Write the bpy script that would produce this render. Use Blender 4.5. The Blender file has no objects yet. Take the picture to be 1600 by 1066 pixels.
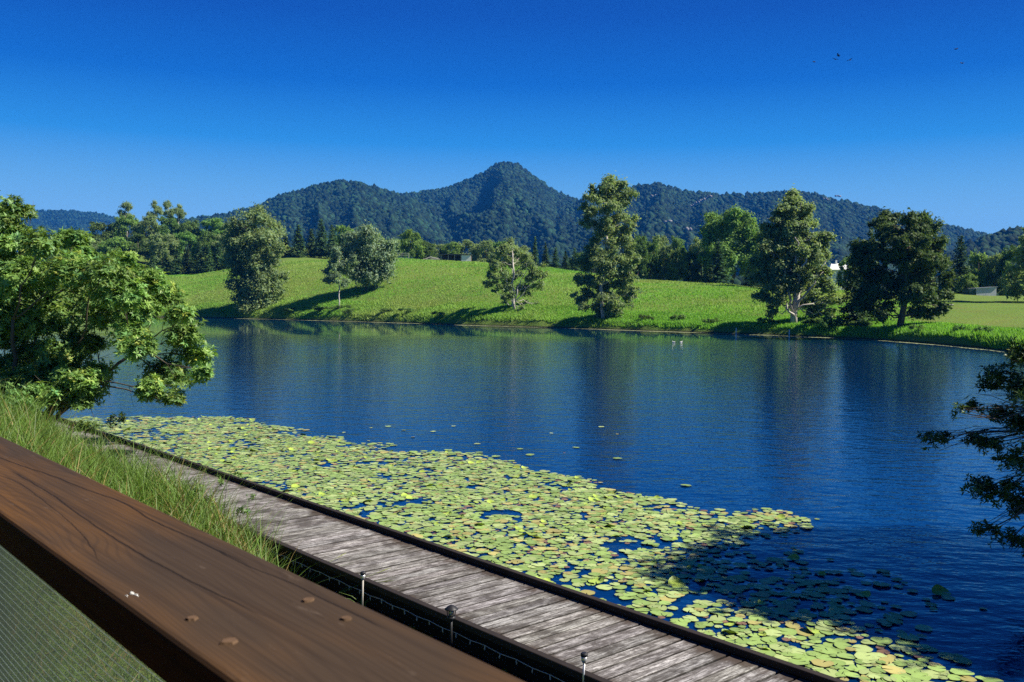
import bpy, bmesh, math, random
import numpy as np
from mathutils import Vector, Matrix

# ------------------------------------------------------------------ camera, world, sun
S = bpy.context.scene
COL = S.collection
PI = math.pi
FPX, HZ, ROLL, EYE = 1450.0, 473.0, 0.0087, 4.0
PITCH = math.atan((533 - HZ) / FPX)
_f = Vector((0, math.cos(PITCH), -math.sin(PITCH)))
_u0 = Vector((0, math.sin(PITCH), math.cos(PITCH)))
_r0 = Vector((1, 0, 0))
_r = _r0 * math.cos(ROLL) + _u0 * math.sin(ROLL)
_u = _u0 * math.cos(ROLL) - _r0 * math.sin(ROLL)
cam = bpy.data.cameras.new('camera')
camo = bpy.data.objects.new('camera', cam)
COL.objects.link(camo)
camo.matrix_world = Matrix(((_r.x, _u.x, -_f.x, 0), (_r.y, _u.y, -_f.y, 0), (_r.z, _u.z, -_f.z, EYE), (0, 0, 0, 1)))
cam.sensor_width = 36
cam.lens = FPX / 1600 * 36
cam.clip_start, cam.clip_end = 0.05, 20000
cam.dof.use_dof = True
cam.dof.focus_distance = 8
cam.dof.aperture_fstop = 14
S.camera = camo

SUN_AZ, SUN_EL = math.radians(97), math.radians(43)
SUN = Vector((math.sin(SUN_AZ) * math.cos(SUN_EL), math.cos(SUN_AZ) * math.cos(SUN_EL), math.sin(SUN_EL)))
W = bpy.data.worlds.new('World')
S.world = W
W.use_nodes = True
wn, wl = W.node_tree.nodes, W.node_tree.links
sky = wn.new('ShaderNodeTexSky')
sky.sky_type = 'NISHITA'
sky.sun_disc = False
sky.sun_elevation = SUN_EL
sky.sun_rotation = SUN_AZ
sky.air_density, sky.dust_density, sky.ozone_density = 1.0, 0.3, 3.0
# deepen the clear sky: pale near the horizon, saturated blue higher up
tcw = wn.new('ShaderNodeTexCoord'); sepw = wn.new('ShaderNodeSeparateXYZ'); rw = wn.new('ShaderNodeValToRGB')
wl.new(tcw.outputs['Generated'], sepw.inputs[0]); wl.new(sepw.outputs[2], rw.inputs[0])
SKYRAMP = [(0.0, (.33, .62, .88)), (.085, (.25, .555, .86)), (.120, (.15, .45, .82)), (.165, (.025, .29, .78)), (.225, (.0, .135, .60)), (.29, (.0, .075, .45)), (.42, (.0, .042, .29)), (1.0, (.0, .03, .22))]
while len(rw.color_ramp.elements) < len(SKYRAMP): rw.color_ramp.elements.new(0.5)
for el_, (p_, c_) in zip(rw.color_ramp.elements, SKYRAMP):
    el_.position = p_; el_.color = (*c_, 1)
gain = wn.new('ShaderNodeVectorMath'); gain.operation = 'SCALE'; gain.inputs['Scale'].default_value = 4.9
wl.new(rw.outputs[0], gain.inputs[0])
mxw = wn.new('ShaderNodeMix'); mxw.data_type = 'RGBA'; mxw.inputs[0].default_value = 0.985
wl.new(sky.outputs[0], mxw.inputs[6]); wl.new(gain.outputs[0], mxw.inputs[7])
wl.new(mxw.outputs[2], wn['Background'].inputs['Color'])
wn['Background'].inputs['Strength'].default_value = 0.1
sl = bpy.data.lights.new('sun', 'SUN')
sl.energy = 5.0
sl.angle = math.radians(0.53)
sl.color = (1.0, 0.94, 0.84)
so = bpy.data.objects.new('sun', sl)
COL.objects.link(so)
so.rotation_euler = SUN.to_track_quat('Z', 'Y').to_euler()
so.location = (30, 0, 60)
S.view_settings.view_transform = 'Standard'
S.view_settings.look = 'None'
S.view_settings.exposure = 1.0
S.view_settings.gamma = 1.0
S.render.engine = 'CYCLES'
cy = S.cycles
cy.max_bounces, cy.diffuse_bounces, cy.glossy_bounces = 6, 3, 3
cy.transmission_bounces, cy.transparent_max_bounces, cy.volume_bounces = 3, 6, 0
cy.caustics_reflective = cy.caustics_refractive = False
cy.sample_clamp_indirect = 6
cy.use_denoising = False
cy.denoiser = 'OPENIMAGEDENOISE'
cy.denoising_input_passes = 'RGB_ALBEDO_NORMAL'

# ------------------------------------------------------------------ helpers
def ray(px, py):
    return _r * ((px - 800) / FPX) - _u * ((py - 533) / FPX) + _f
def at(px, py, Y):
    d = ray(px, py)
    k = Y / d.y
    return Vector((d.x * k, Y, EYE + d.z * k))
def onz(px, py, z):
    d = ray(px, py)
    k = (z - EYE) / d.z
    return Vector((d.x * k, d.y * k, z))
def topix(p):
    v = Vector((p[0], p[1], p[2] - EYE))
    w = v.dot(_f)
    return 800 + FPX * v.dot(_r) / w, 533 - FPX * v.dot(_u) / w

DX = Vector((1270, -1450, 0)).normalized()       # local x of the boardwalk and railing (towards the viewer's right)
NX = Vector((-DX.y, DX.x, 0))                     # local y, out over the water
BW_ROT = math.atan2(DX.y, DX.x)
def sq(s, q, z):                                  # s away along the boardwalk, q out from the house
    p = DX * (-s) + NX * q
    return Vector((p.x, p.y, z))

def new_mesh(name, V, F, mats, col=None, smooth=False, midx=None, parent=None):
    me = bpy.data.meshes.new(name)
    if isinstance(F, np.ndarray):
        V = np.asarray(V, np.float32)
        n, k = F.shape
        me.vertices.add(len(V)); me.vertices.foreach_set('co', V.ravel())
        me.loops.add(n * k); me.loops.foreach_set('vertex_index', F.astype(np.int32).ravel())
        me.polygons.add(n); me.polygons.foreach_set('loop_start', np.arange(0, n * k, k, dtype=np.int32))
        me.update(calc_edges=True)
    else:
        me.from_pydata([tuple(v) for v in V], [], F)
    for m in (mats if isinstance(mats, (list, tuple)) else [mats]):
        me.materials.append(m)
    if midx is not None:
        me.polygons.foreach_set('material_index', np.asarray(midx, np.int32))
    if col is not None:
        a = me.color_attributes.new('col', 'FLOAT_COLOR', 'POINT')
        c = np.ones((len(V), 4), np.float32); c[:, :3] = col
        a.data.foreach_set('color', c.ravel())
    if smooth:
        me.polygons.foreach_set('use_smooth', np.ones(len(me.polygons), bool))
    me.validate()
    o = bpy.data.objects.new(name, me)
    COL.objects.link(o)
    if parent: o.parent = parent
    return o
def tag(o, label=None, cat=None, group=None, kind=None):
    if label: o['label'] = label
    if cat: o['category'] = cat
    if group: o['group'] = group
    if kind: o['kind'] = kind
    return o
def empty(name, loc, rz=0):
    o = bpy.data.objects.new(name, None)
    COL.objects.link(o)
    o.location = loc
    o.rotation_euler = (0, 0, rz)
    o.empty_display_size = 0.3
    return o
def copy_tree(o, parent=None):
    c = o.copy()
    COL.objects.link(c)
    if parent: c.parent = parent
    for ch in o.children: copy_tree(ch, c)
    return c

class MB:
    def __init__(s): s.V, s.F, s.C = [], [], []
    def add(s, v, f, c=(1, 1, 1)):
        b = len(s.V)
        s.V += [tuple(x) for x in v]
        s.F += [tuple(b + i for i in t) for t in f]
        s.C += [c] * len(v)
    def box(s, x0, x1, y0, y1, z0, z1, c=(1, 1, 1)):
        v = [(x, y, z) for z in (z0, z1) for y in (y0, y1) for x in (x0, x1)]
        s.add(v, [(0, 2, 3, 1), (4, 5, 7, 6), (0, 1, 5, 4), (1, 3, 7, 5), (3, 2, 6, 7), (2, 0, 4, 6)], c)
    def tube(s, pts, rad, n=7, c=(1, 1, 1), cap=True):
        pts = [Vector(p) for p in pts]
        if not isinstance(rad, (list, tuple)): rad = [rad] * len(pts)
        vs, fs = [], []
        ref = Vector((0.31, 0.17, 1)).normalized()
        for i, p in enumerate(pts):
            t = (pts[min(i + 1, len(pts) - 1)] - pts[max(i - 1, 0)]).normalized()
            a = t.cross(ref)
            if a.length < 0.1: a = t.cross(Vector((1, 0, 0)))
            a.normalize(); b = t.cross(a)
            for k in range(n):
                w = 2 * PI * k / n
                vs.append(p + (a * math.cos(w) + b * math.sin(w)) * rad[i])
        for i in range(len(pts) - 1):
            for k in range(n):
                k2 = (k + 1) % n
                fs.append((i * n + k, i * n + k2, (i + 1) * n + k2, (i + 1) * n + k))
        if cap:
            fs.append(tuple(range(n - 1, -1, -1)))
            fs.append(tuple((len(pts) - 1) * n + k for k in range(n)))
        s.add(vs, fs, c)
    def build(s, name, mat, parent=None, smooth=False, bevel=0):
        o = new_mesh(name, s.V, s.F, mat, np.array(s.C, np.float32), smooth, parent=parent)
        if bevel:
            m = o.modifiers.new('bevel', 'BEVEL'); m.width = bevel; m.segments = 3; m.limit_method = 'ANGLE'
        return o

# value noise in numpy (for shapes)
_pr = np.random.default_rng(5).random((256, 256)).astype(np.float32)
def vnoise(x, y):
    x = np.asarray(x, float); y = np.asarray(y, float)
    xi, yi = np.floor(x).astype(int), np.floor(y).astype(int)
    fx, fy = x - xi, y - yi
    fx, fy = fx * fx * (3 - 2 * fx), fy * fy * (3 - 2 * fy)
    g = lambda a, b: _pr[a % 256, b % 256]
    return (g(xi, yi) * (1 - fx) + g(xi + 1, yi) * fx) * (1 - fy) + (g(xi, yi + 1) * (1 - fx) + g(xi + 1, yi + 1) * fx) * fy
def fbm(x, y, o=4):
    r, a, t = 0, 1, 0
    for i in range(o):
        r = r + a * vnoise(x * 2 ** i + 17 * i, y * 2 ** i + 31 * i); t += a; a *= 0.5
    return r / t

# ------------------------------------------------------------------ materials
def mat(name):
    m = bpy.data.materials.new(name)
    m.use_nodes = True
    nt = m.node_tree
    return m, nt, nt.nodes['Principled BSDF'], nt.nodes, nt.links
def N(nt, typ, **kw):
    n = nt.nodes.new(typ)
    for k, v in kw.items():
        if k in n.inputs: n.inputs[k].default_value = v
        else: setattr(n, k, v)
    return n
def ramp(nt, src, stops):
    n = nt.nodes.new('ShaderNodeValToRGB')
    e = n.color_ramp.elements
    while len(e) < len(stops): e.new(0.5)
    for el, (p, c) in zip(e, stops):
        el.position = p
        el.color = (c, c, c, 1) if isinstance(c, (int, float)) else (*c, 1)
    nt.links.new(src, n.inputs[0])
    return n
def mixc(nt, fac, a, b, mode='MIX'):
    n = nt.nodes.new('ShaderNodeMix'); n.data_type = 'RGBA'; n.blend_type = mode
    for sock, v in ((n.inputs[0], fac), (n.inputs[6], a), (n.inputs[7], b)):
        if hasattr(v, 'links') or hasattr(v, 'is_linked'): nt.links.new(v, sock)
        elif isinstance(v, (int, float)): sock.default_value = v
        else: sock.default_value = (*v, 1)
    return n.outputs[2]
def coords(nt, scale=(1, 1, 1), kind='Object', rot=(0, 0, 0)):
    tc = nt.nodes.new('ShaderNodeTexCoord')
    mp = nt.nodes.new('ShaderNodeMapping')
    mp.inputs['Scale'].default_value = scale
    mp.inputs['Rotation'].default_value = rot
    nt.links.new(tc.outputs[kind], mp.inputs[0])
    return mp.outputs[0]
def noise(nt, vec, scale, detail=4, rough=0.55, dist=0):
    n = N(nt, 'ShaderNodeTexNoise', Scale=scale, Detail=detail, Roughness=rough, Distortion=dist)
    if vec is not None: nt.links.new(vec, n.inputs['Vector'])
    return n.outputs[0]
def bump(nt, h, strength, dist, bs):
    b = N(nt, 'ShaderNodeBump', Strength=strength, Distance=dist)
    nt.links.new(h, b.inputs['Height'])
    nt.links.new(b.outputs[0], bs.inputs['Normal'])

def simple(name, c, rough=0.7, spec=0.3, var=0.25, scale=6, metal=0):
    m, nt, bs, _, L = mat(name)
    nz = noise(nt, coords(nt), scale)
    L.new(mixc(nt, nz, tuple(x * (1 - var) for x in c), tuple(min(1, x * (1 + var)) for x in c)), bs.inputs['Base Color'])
    bs.inputs['Roughness'].default_value = rough
    bs.inputs['Specular IOR Level'].default_value = spec
    bs.inputs['Metallic'].default_value = metal
    return m
def leaf_mat(name, c, trans=0.3, rough=0.5, spec=0.35, objvar=0.0):
    m, nt, bs, nodes, L = mat(name)
    at_ = N(nt, 'ShaderNodeAttribute', attribute_name='col')
    col = mixc(nt, 1.0, c, at_.outputs['Color'], 'MULTIPLY')
    if objvar:
        oi = nodes.new('ShaderNodeObjectInfo')
        h = nodes.new('ShaderNodeHueSaturation')
        mr = N(nt, 'ShaderNodeMapRange'); mr.inputs[3].default_value = 1 - objvar; mr.inputs[4].default_value = 1 + objvar
        L.new(oi.outputs['Random'], mr.inputs[0]); L.new(mr.outputs[0], h.inputs['Value'])
        m2 = N(nt, 'ShaderNodeMapRange'); m2.inputs[3].default_value = 0.485; m2.inputs[4].default_value = 0.515
        ml = N(nt, 'ShaderNodeMath', operation='FRACT')
        mm = N(nt, 'ShaderNodeMath', operation='MULTIPLY'); mm.inputs[1].default_value = 7.31
        L.new(oi.outputs['Random'], mm.inputs[0]); L.new(mm.outputs[0], ml.inputs[0])
        L.new(ml.outputs[0], m2.inputs[0]); L.new(m2.outputs[0], h.inputs['Hue'])
        L.new(col, h.inputs['Color']); col = h.outputs[0]
    L.new(col, bs.inputs['Base Color'])
    bs.inputs['Roughness'].default_value = rough
    bs.inputs['Specular IOR Level'].default_value = spec
    tr = nodes.new('ShaderNodeBsdfTranslucent')
    L.new(mixc(nt, 1.0, col, (1.15, 1.2, 0.55), 'MULTIPLY'), tr.inputs['Color'])
    mx = nodes.new('ShaderNodeMixShader'); mx.inputs[0].default_value = trans
    L.new(bs.outputs[0], mx.inputs[1]); L.new(tr.outputs[0], mx.inputs[2])
    L.new(mx.outputs[0], nodes['Material Output'].inputs['Surface'])
    return m

M = {}
M['euc'] = leaf_mat('olive_leaves', (0.225, 0.305, 0.135), trans=0.48, spec=0.12)
M['eucdark'] = leaf_mat('dark_olive_leaves', (0.085, 0.135, 0.045), trans=0.3, spec=0.08)
M['blue'] = leaf_mat('grey_green_leaves', (0.22, 0.31, 0.185), trans=0.42, spec=0.12)
M['broad'] = leaf_mat('green_leaves', (0.145, 0.245, 0.070), trans=0.42, objvar=0.35, spec=0.08)
M['bright'] = leaf_mat('bright_leaves', (0.165, 0.285, 0.07), trans=0.42, objvar=0.2, spec=0.08)
M['conifer'] = leaf_mat('conifer_needles', (0.055, 0.105, 0.036), trans=0.2, objvar=0.3, spec=0.08)
M['shrubleaf'] = leaf_mat('shrub_leaves', (0.16, 0.27, 0.07), trans=0.36, rough=0.4, spec=0.25)
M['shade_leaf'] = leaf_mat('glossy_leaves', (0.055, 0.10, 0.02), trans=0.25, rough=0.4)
M['blade'] = leaf_mat('grass_blades', (0.12, 0.20, 0.035), trans=0.35)
M['meadowblade'] = leaf_mat('meadow_blades', (0.225, 0.385, 0.050), trans=0.4, spec=0.1)
M['forest'] = leaf_mat('forest_canopy', (0.013, 0.034, 0.015), trans=0.0, rough=0.9, spec=0.1)
M['bark'] = simple('pale_bark', (0.46, 0.42, 0.36), 0.85, var=0.35, scale=3)
M['darkbark'] = simple('dark_bark', (0.10, 0.08, 0.06), 0.9, var=0.35, scale=5)
M['white'] = simple('white_paint', (0.72, 0.72, 0.66), 0.6, var=0.1, scale=2)
M['black'] = simple('black_plastic', (0.018, 0.018, 0.02), 0.5)
M['silver'] = simple('brushed_steel', (0.5, 0.5, 0.48), 0.35, metal=0.7)
M['roofdark'] = simple('dark_roof_sheet', (0.035, 0.045, 0.045), 0.6)
M['woodgrey'] = simple('weathered_post', (0.42, 0.39, 0.34), 0.9)
M['red'] = simple('red_paint', (0.35, 0.04, 0.03), 0.7)
M['rock'] = simple('pale_rock', (0.22, 0.21, 0.20), 0.95, var=0.5, scale=0.15)
M['feather'] = simple('white_feathers', (0.75, 0.73, 0.68), 0.8)
M['birddark'] = simple('dark_feathers', (0.02, 0.02, 0.025), 0.8)
M['earth'] = simple('bank_earth', (0.08, 0.06, 0.04), 0.95)
M['weed'] = leaf_mat('floating_weed', (0.25, 0.28, 0.13), trans=0.05, rough=0.8)

# ground
m, nt, bs, nodes, L = mat('ground'); M['ground'] = m
v = coords(nt)
n1, n2, n3 = noise(nt, v, 0.03, 5), noise(nt, v, 0.35, 5), noise(nt, v, 4, 4)
g = mixc(nt, ramp(nt, n1, [(0.35, 0), (0.65, 1)]).outputs[0], (0.105, 0.19, 0.028), (0.145, 0.215, 0.036))
g = mixc(nt, ramp(nt, n2, [(0.42, 0), (0.75, 0.7)]).outputs[0], g, (0.16, 0.16, 0.045))
g = mixc(nt, ramp(nt, n3, [(0.3, 0.35), (0.6, 0)]).outputs[0], g, (0.05, 0.09, 0.015))
sx = N(nt, 'ShaderNodeSeparateXYZ'); L.new(v, sx.inputs[0])
mr = N(nt, 'ShaderNodeMapRange'); mr.inputs[1].default_value = 0.35; mr.inputs[2].default_value = 0.05
L.new(sx.outputs[2], mr.inputs[0])
g = mixc(nt, mr.outputs[0], g, (0.035, 0.03, 0.018))
L.new(g, bs.inputs['Base Color'])
bs.inputs['Roughness'].default_value = 0.95
bs.inputs['Specular IOR Level'].default_value = 0.1
bump(nt, n3, 0.6, 0.25, bs)

# hill soil beneath the forest
m, nt, bs, nodes, L = mat('hill_soil'); M['hill'] = m
v = coords(nt)
n1, n2 = noise(nt, v, 0.012, 5), noise(nt, v, 0.08, 5)
g = mixc(nt, ramp(nt, n2, [(0.4, 0), (0.6, 1)]).outputs[0], (0.010, 0.018, 0.010), (0.02, 0.032, 0.016))
L.new(g, bs.inputs['Base Color']); bs.inputs['Roughness'].default_value = 1; bs.inputs['Specular IOR Level'].default_value = 0
bump(nt, n2, 1, 6, bs)

# water
m, nt, bs, nodes, L = mat('water'); M['water'] = m
bs.inputs['Base Color'].default_value = (0.0005, 0.018, 0.075, 1)
bs.inputs['Roughness'].default_value = 0.04
bs.inputs['IOR'].default_value = 1.33
v1 = coords(nt, (1, 1.6, 1), rot=(0, 0, 0.25))
w1, w2, w3 = noise(nt, v1, 2.2, 3, 0.6), noise(nt, v1, 0.55, 2), noise(nt, coords(nt), 0.035, 3)
sc = ramp(nt, w3, [(0.35, 0.55), (0.65, 1.0)])
a1 = N(nt, 'ShaderNodeMath', operation='MULTIPLY'); a1.inputs[1].default_value = 0.024; L.new(w1, a1.inputs[0])
a2 = N(nt, 'ShaderNodeMath', operation='MULTIPLY'); a2.inputs[1].default_value = 0.034; L.new(w2, a2.inputs[0])
a3 = N(nt, 'ShaderNodeMath', operation='ADD'); L.new(a1.outputs[0], a3.inputs[0]); L.new(a2.outputs[0], a3.inputs[1])
b = N(nt, 'ShaderNodeBump', Strength=1.0, Distance=1.0)
L.new(a3.outputs[0], b.inputs['Height']); sxw = N(nt, 'ShaderNodeSeparateXYZ'); L.new(coords(nt), sxw.inputs[0])
lee = N(nt, 'ShaderNodeMapRange'); lee.inputs[1].default_value = 92; lee.inputs[2].default_value = 112; lee.inputs[3].default_value = 1.0; lee.inputs[4].default_value = 0.06
L.new(sxw.outputs[1], lee.inputs[0])
sm = N(nt, 'ShaderNodeMath', operation='MULTIPLY'); L.new(sc.outputs[0], sm.inputs[0]); L.new(lee.outputs[0], sm.inputs[1]); L.new(sm.outputs[0], b.inputs['Strength']); L.new(b.outputs[0], bs.inputs['Normal'])

# lily pads
m, nt, bs, nodes, L = mat('lily_pad'); M['pad'] = m
at_ = N(nt, 'ShaderNodeAttribute', attribute_name='col')
oi = nodes.new('ShaderNodeObjectInfo')
h = nodes.new('ShaderNodeHueSaturation')
mr = N(nt, 'ShaderNodeMapRange'); mr.inputs[3].default_value = 0.75; mr.inputs[4].default_value = 1.2
L.new(oi.outputs['Random'], mr.inputs[0]); L.new(mr.outputs[0], h.inputs['Value']); L.new(at_.outputs['Color'], h.inputs['Color'])
nz = noise(nt, coords(nt), 9, 4)
g = mixc(nt, ramp(nt, nz, [(0.58, 0), (0.72, 0.75)]).outputs[0], h.outputs[0], (0.20, 0.14, 0.05))
L.new(g, bs.inputs['Base Color']); bs.inputs['Roughness'].default_value = 0.45; bs.inputs['Specular IOR Level'].default_value = 0.18

# railing timber
m, nt, bs, nodes, L = mat('stained_timber'); M['rail'] = m
v = coords(nt, (0.5, 9, 9))
dn = noise(nt, coords(nt, (0.9, 4, 4)), 1.3, 2)
vm = N(nt, 'ShaderNodeVectorMath', operation='MULTIPLY_ADD'); vm.inputs[1].default_value = (0, 2.2, 0)
cb = N(nt, 'ShaderNodeCombineXYZ'); L.new(dn, cb.inputs[1]); L.new(cb.outputs[0], vm.inputs[0]); L.new(v, vm.inputs[2])
wv = N(nt, 'ShaderNodeTexWave', Scale=3.4, Distortion=1.2, Detail=3); wv.inputs['Detail Scale'].default_value = 1.2
wv.bands_direction = 'Y'; L.new(vm.outputs[0], wv.inputs['Vector'])
fine = noise(nt, coords(nt, (3, 120, 120)), 1.0, 4)
big = noise(nt, coords(nt, (1.2, 4, 4)), 1.2, 3)
g = mixc(nt, ramp(nt, big, [(0.4, 0), (0.62, 1)]).outputs[0], (0.052, 0.035, 0.023), (0.105, 0.052, 0.019))
g = mixc(nt, ramp(nt, wv.outputs[0], [(0.0, 0.32), (0.4, 0)]).outputs[0], g, (0.032, 0.022, 0.016))
g = mixc(nt, ramp(nt, fine, [(0.3, 0.65), (0.55, 0)]).outputs[0], g, (0.03, 0.02, 0.014))
def rail_xy(px, py):
    p = onz(px, py, EYE - 0.304)
    return p.dot(DX), p.dot(NX)
sr = N(nt, 'ShaderNodeSeparateXYZ'); L.new(coords(nt), sr.inputs[0])
wob = noise(nt, coords(nt, (9, 1, 1)), 2.0, 4, 0.6)
for ln, w_ in (([(-40, 700), (25, 726), (87, 747), (135, 767), (187, 785), (237, 815), (275, 832), (325, 855), (400, 892)], 0.0016),
               ([(12, 735), (75, 772), (130, 812), (180, 845), (225, 872), (325, 925), (424, 970)], 0.0013),
               ([(330, 858), (371, 880), (450, 912), (521, 947), (600, 985)], 0.0010), ([(-30, 738), (20, 752), (60, 780), (100, 812), (135, 850), (150, 880)], 0.0007)):
    P_ = sorted(rail_xy(*p) for p in ln)
    x0, x1 = P_[0][0], P_[-1][0]
    mp_ = N(nt, 'ShaderNodeMapRange'); mp_.inputs[1].default_value = x0; mp_.inputs[2].default_value = x1; L.new(sr.outputs[0], mp_.inputs[0])
    fc = nt.nodes.new('ShaderNodeFloatCurve'); cv = fc.mapping.curves[0]
    nrm = [((x - x0) / (x1 - x0), (y - 0.3) / 0.2) for x, y in P_]
    cv.points[0].location = nrm[0]; cv.points[1].location = nrm[-1]
    for q_ in nrm[1:-1]: cv.points.new(*q_)
    fc.mapping.update()
    L.new(mp_.outputs[0], fc.inputs['Value'])
    yc = N(nt, 'ShaderNodeMath', operation='MULTIPLY_ADD'); yc.inputs[1].default_value = 0.2; yc.inputs[2].default_value = 0.3; L.new(fc.outputs[0], yc.inputs[0])
    yw = N(nt, 'ShaderNodeMath', operation='MULTIPLY_ADD'); yw.inputs[1].default_value = 0.006; L.new(wob, yw.inputs[0]); L.new(yc.outputs[0], yw.inputs[2])
    dd = N(nt, 'ShaderNodeMath', operation='SUBTRACT'); L.new(sr.outputs[1], dd.inputs[0]); L.new(yw.outputs[0], dd.inputs[1])
    da = N(nt, 'ShaderNodeMath', operation='ABSOLUTE'); L.new(dd.outputs[0], da.inputs[0])
    mk = N(nt, 'ShaderNodeMapRange'); mk.inputs[1].default_value = w_ * 0.4; mk.inputs[2].default_value = w_ * 1.6; mk.inputs[3].default_value = 0.95; mk.inputs[4].default_value = 0
    L.new(da.outputs[0], mk.inputs[0])
    inr = ramp(nt, mp_.outputs[0], [(0.0, 0), (0.06, 1), (0.92, 1), (1.0, 0)])
    mm_ = N(nt, 'ShaderNodeMath', operation='MULTIPLY'); L.new(mk.outputs[0], mm_.inputs[0]); L.new(inr.outputs[0], mm_.inputs[1])
    g = mixc(nt, mm_.outputs[0], g, (0.012, 0.009, 0.007))
scf = noise(nt, coords(nt, (4, 14, 14)), 3.0, 5, 0.7)
g = mixc(nt, ramp(nt, scf, [(0.62, 0), (0.75, 0.35)]).outputs[0], g, (0.16, 0.12, 0.09))
L.new(g, bs.inputs['Base Color'])
bs.inputs['Roughness'].default_value = 0.75; bs.inputs['Specular IOR Level'].default_value = 0.06
bump(nt, fine, 0.35, 0.002, bs)

# boardwalk planks
m, nt, bs, nodes, L = mat('weathered_planks'); M['deck'] = m
at_ = N(nt, 'ShaderNodeAttribute', attribute_name='col')
st = noise(nt, coords(nt, (14, 1.6, 5)), 1.6, 6, 0.7)
bl = noise(nt, coords(nt, (2.2, 1.6, 1)), 1.5, 6, 0.72)
fn = noise(nt, coords(nt, (60, 6, 20)), 1.0, 5, 0.7)
g = mixc(nt, ramp(nt, st, [(0.42, 1), (0.62, 0)]).outputs[0], (0.50, 0.485, 0.465), (0.14, 0.13, 0.12))
g = mixc(nt, ramp(nt, bl, [(0.48, 0), (0.60, 0.85)]).outputs[0], g, (0.08, 0.072, 0.065))
g = mixc(nt, ramp(nt, fn, [(0.38, 0.8), (0.56, 0)]).outputs[0], g, (0.06, 0.052, 0.047))
gr = noise(nt, coords(nt, (40, 40, 40)), 1.0, 3, 0.8)
g = mixc(nt, ramp(nt, gr, [(0.55, 0), (0.66, 0.7)]).outputs[0], g, (0.05, 0.045, 0.04))
sp = N(nt, 'ShaderNodeSeparateXYZ'); L.new(coords(nt), sp.inputs[0])
mid = N(nt, 'ShaderNodeMath', operation='SUBTRACT'); mid.inputs[1].default_value = (1.742 + 2.219) / 2 * (EYE - 0.40); L.new(sp.outputs[1], mid.inputs[0])
ab = N(nt, 'ShaderNodeMath', operation='ABSOLUTE'); L.new(mid.outputs[0], ab.inputs[0])
adn = N(nt, 'ShaderNodeMath', operation='MULTIPLY_ADD'); adn.inputs[1].default_value = 0.55; L.new(bl, adn.inputs[0]); L.new(ab.outputs[0], adn.inputs[2])
ed = ramp(nt, adn.outputs[0], [(0.86, 0), (1.08, 0.9)])
g = mixc(nt, ed.outputs[0], g, (0.06, 0.045, 0.035))
g = mixc(nt, 1.0, g, at_.outputs['Color'], 'MULTIPLY')
L.new(g, bs.inputs['Base Color']); bs.inputs['Roughness'].default_value = 0.9; bs.inputs['Specular IOR Level'].default_value = 0.15
bump(nt, st, 0.5, 0.01, bs)
M['kerb'] = simple('dark_wet_timber', (0.020, 0.014, 0.011), 0.85, var=0.6, scale=4)

M['cable'] = simple('grey_plastic', (0.42, 0.42, 0.40), 0.6)
M['fascia'] = simple('shade_black_timber', (0.009, 0.007, 0.006), 0.85, spec=0.1, var=0.5, scale=4)  # blacker copy of the beam timber; the fascia's shade is in its colour

# ------------------------------------------------------------------ terrain
ui = [-2500, -1500, -500, 0, 300, 500, 700, 1000, 1230, 1400, 1480, 1560, 1700, 2000, 3000, 4500]
Sv = [120, 150, 190, 212, 212, 190, 165, 138, 121, 105, 96, 85, 66, 52, 44, 40]
uc = [-2500, 0, 300, 450, 620, 740, 900, 1000, 1180, 1330, 1480, 1700, 3000]
Cv = [300, 270, 262, 262, 262, 250, 235, 215, 195, 185, 178, 160, 140]
cp = [430, 440, 437, 412, 407, 413, 425, 440, 452, 458, 462, 466, 470]
Zv = [at(a if 0 <= a <= 1600 else 800, c, y).z for a, c, y in zip(uc, cp, Cv)]
def terr(x, y):
    x = np.asarray(x, float); y = np.asarray(y, float)
    yy = np.maximum(y, 8)
    u = np.clip(800 + FPX * x / yy, -2500, 4500)
    Sd, Cd, Zc = np.interp(u, ui, Sv), np.interp(u, uc, Cv), np.interp(u, uc, Zv)
    Sd = Sd + 1.6 * (fbm(u / 60, u * 0) - 0.5) * 2
    t = (y - Sd) / (Cd - Sd)
    tc = np.clip(t, 0, 1)
    bank = np.clip((y - Sd) / 1.6, -1.2, 1) * 0.75
    prof = np.sin(tc * PI / 2) ** 0.95
    z = bank + (Zc - 0.75) * prof
    z = np.where(t > 1, z + np.clip(y - Cd, 0, 400) * 0.012, z)
    z = z + 11 * np.exp(-((x + 112) / 55) ** 2 - ((y - 330) / 45) ** 2)
    z = z + np.where(t > 0.03, (fbm(x / 18, y / 18) - 0.5) * 1.3 * np.clip(t * 3, 0, 1), 0)
    z = np.where(y < 12, -1.4, z)
    q = x * NX.x + y * NX.y
    s = -(x * DX.x + y * DX.y)
    Q0 = np.interp(s, [3, 9, 11.5, 13.5, 40], [5.2, 5.3, 5.8, 6.3, 6.35])
    lift = np.interp(s, [8, 12, 17, 22], [0, 0.15, 0.3, 0.55])
    near = np.clip((Q0 - q) / 0.35, -1, 1) * 0.35 + np.clip((Q0 - 0.3 - q) / 4.5, 0, 1) * 1.7 + lift * np.clip((Q0 - q) / 1.0, 0, 1)
    near = near + (fbm(x * 0.8, y * 0.8) - 0.5) * 0.25
    near = np.where(q > Q0 + 0.4, -1.4, near)
    pr = ((x - 19) / 9.0) ** 2 + ((y - 11.5) / 9) ** 2
    prom = np.where(pr < 1.3, (1 - pr) * 2.2, -1.4)
    side = np.where((y < 60) & (x > 45), np.clip((x - 50) * 0.1, -1.4, 4), -1.4)
    return np.maximum(np.maximum(z, near), np.maximum(np.maximum(prom, side), -1.4))
def tz(x, y): return float(terr(np.array([x]), np.array([y]))[0])

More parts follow.
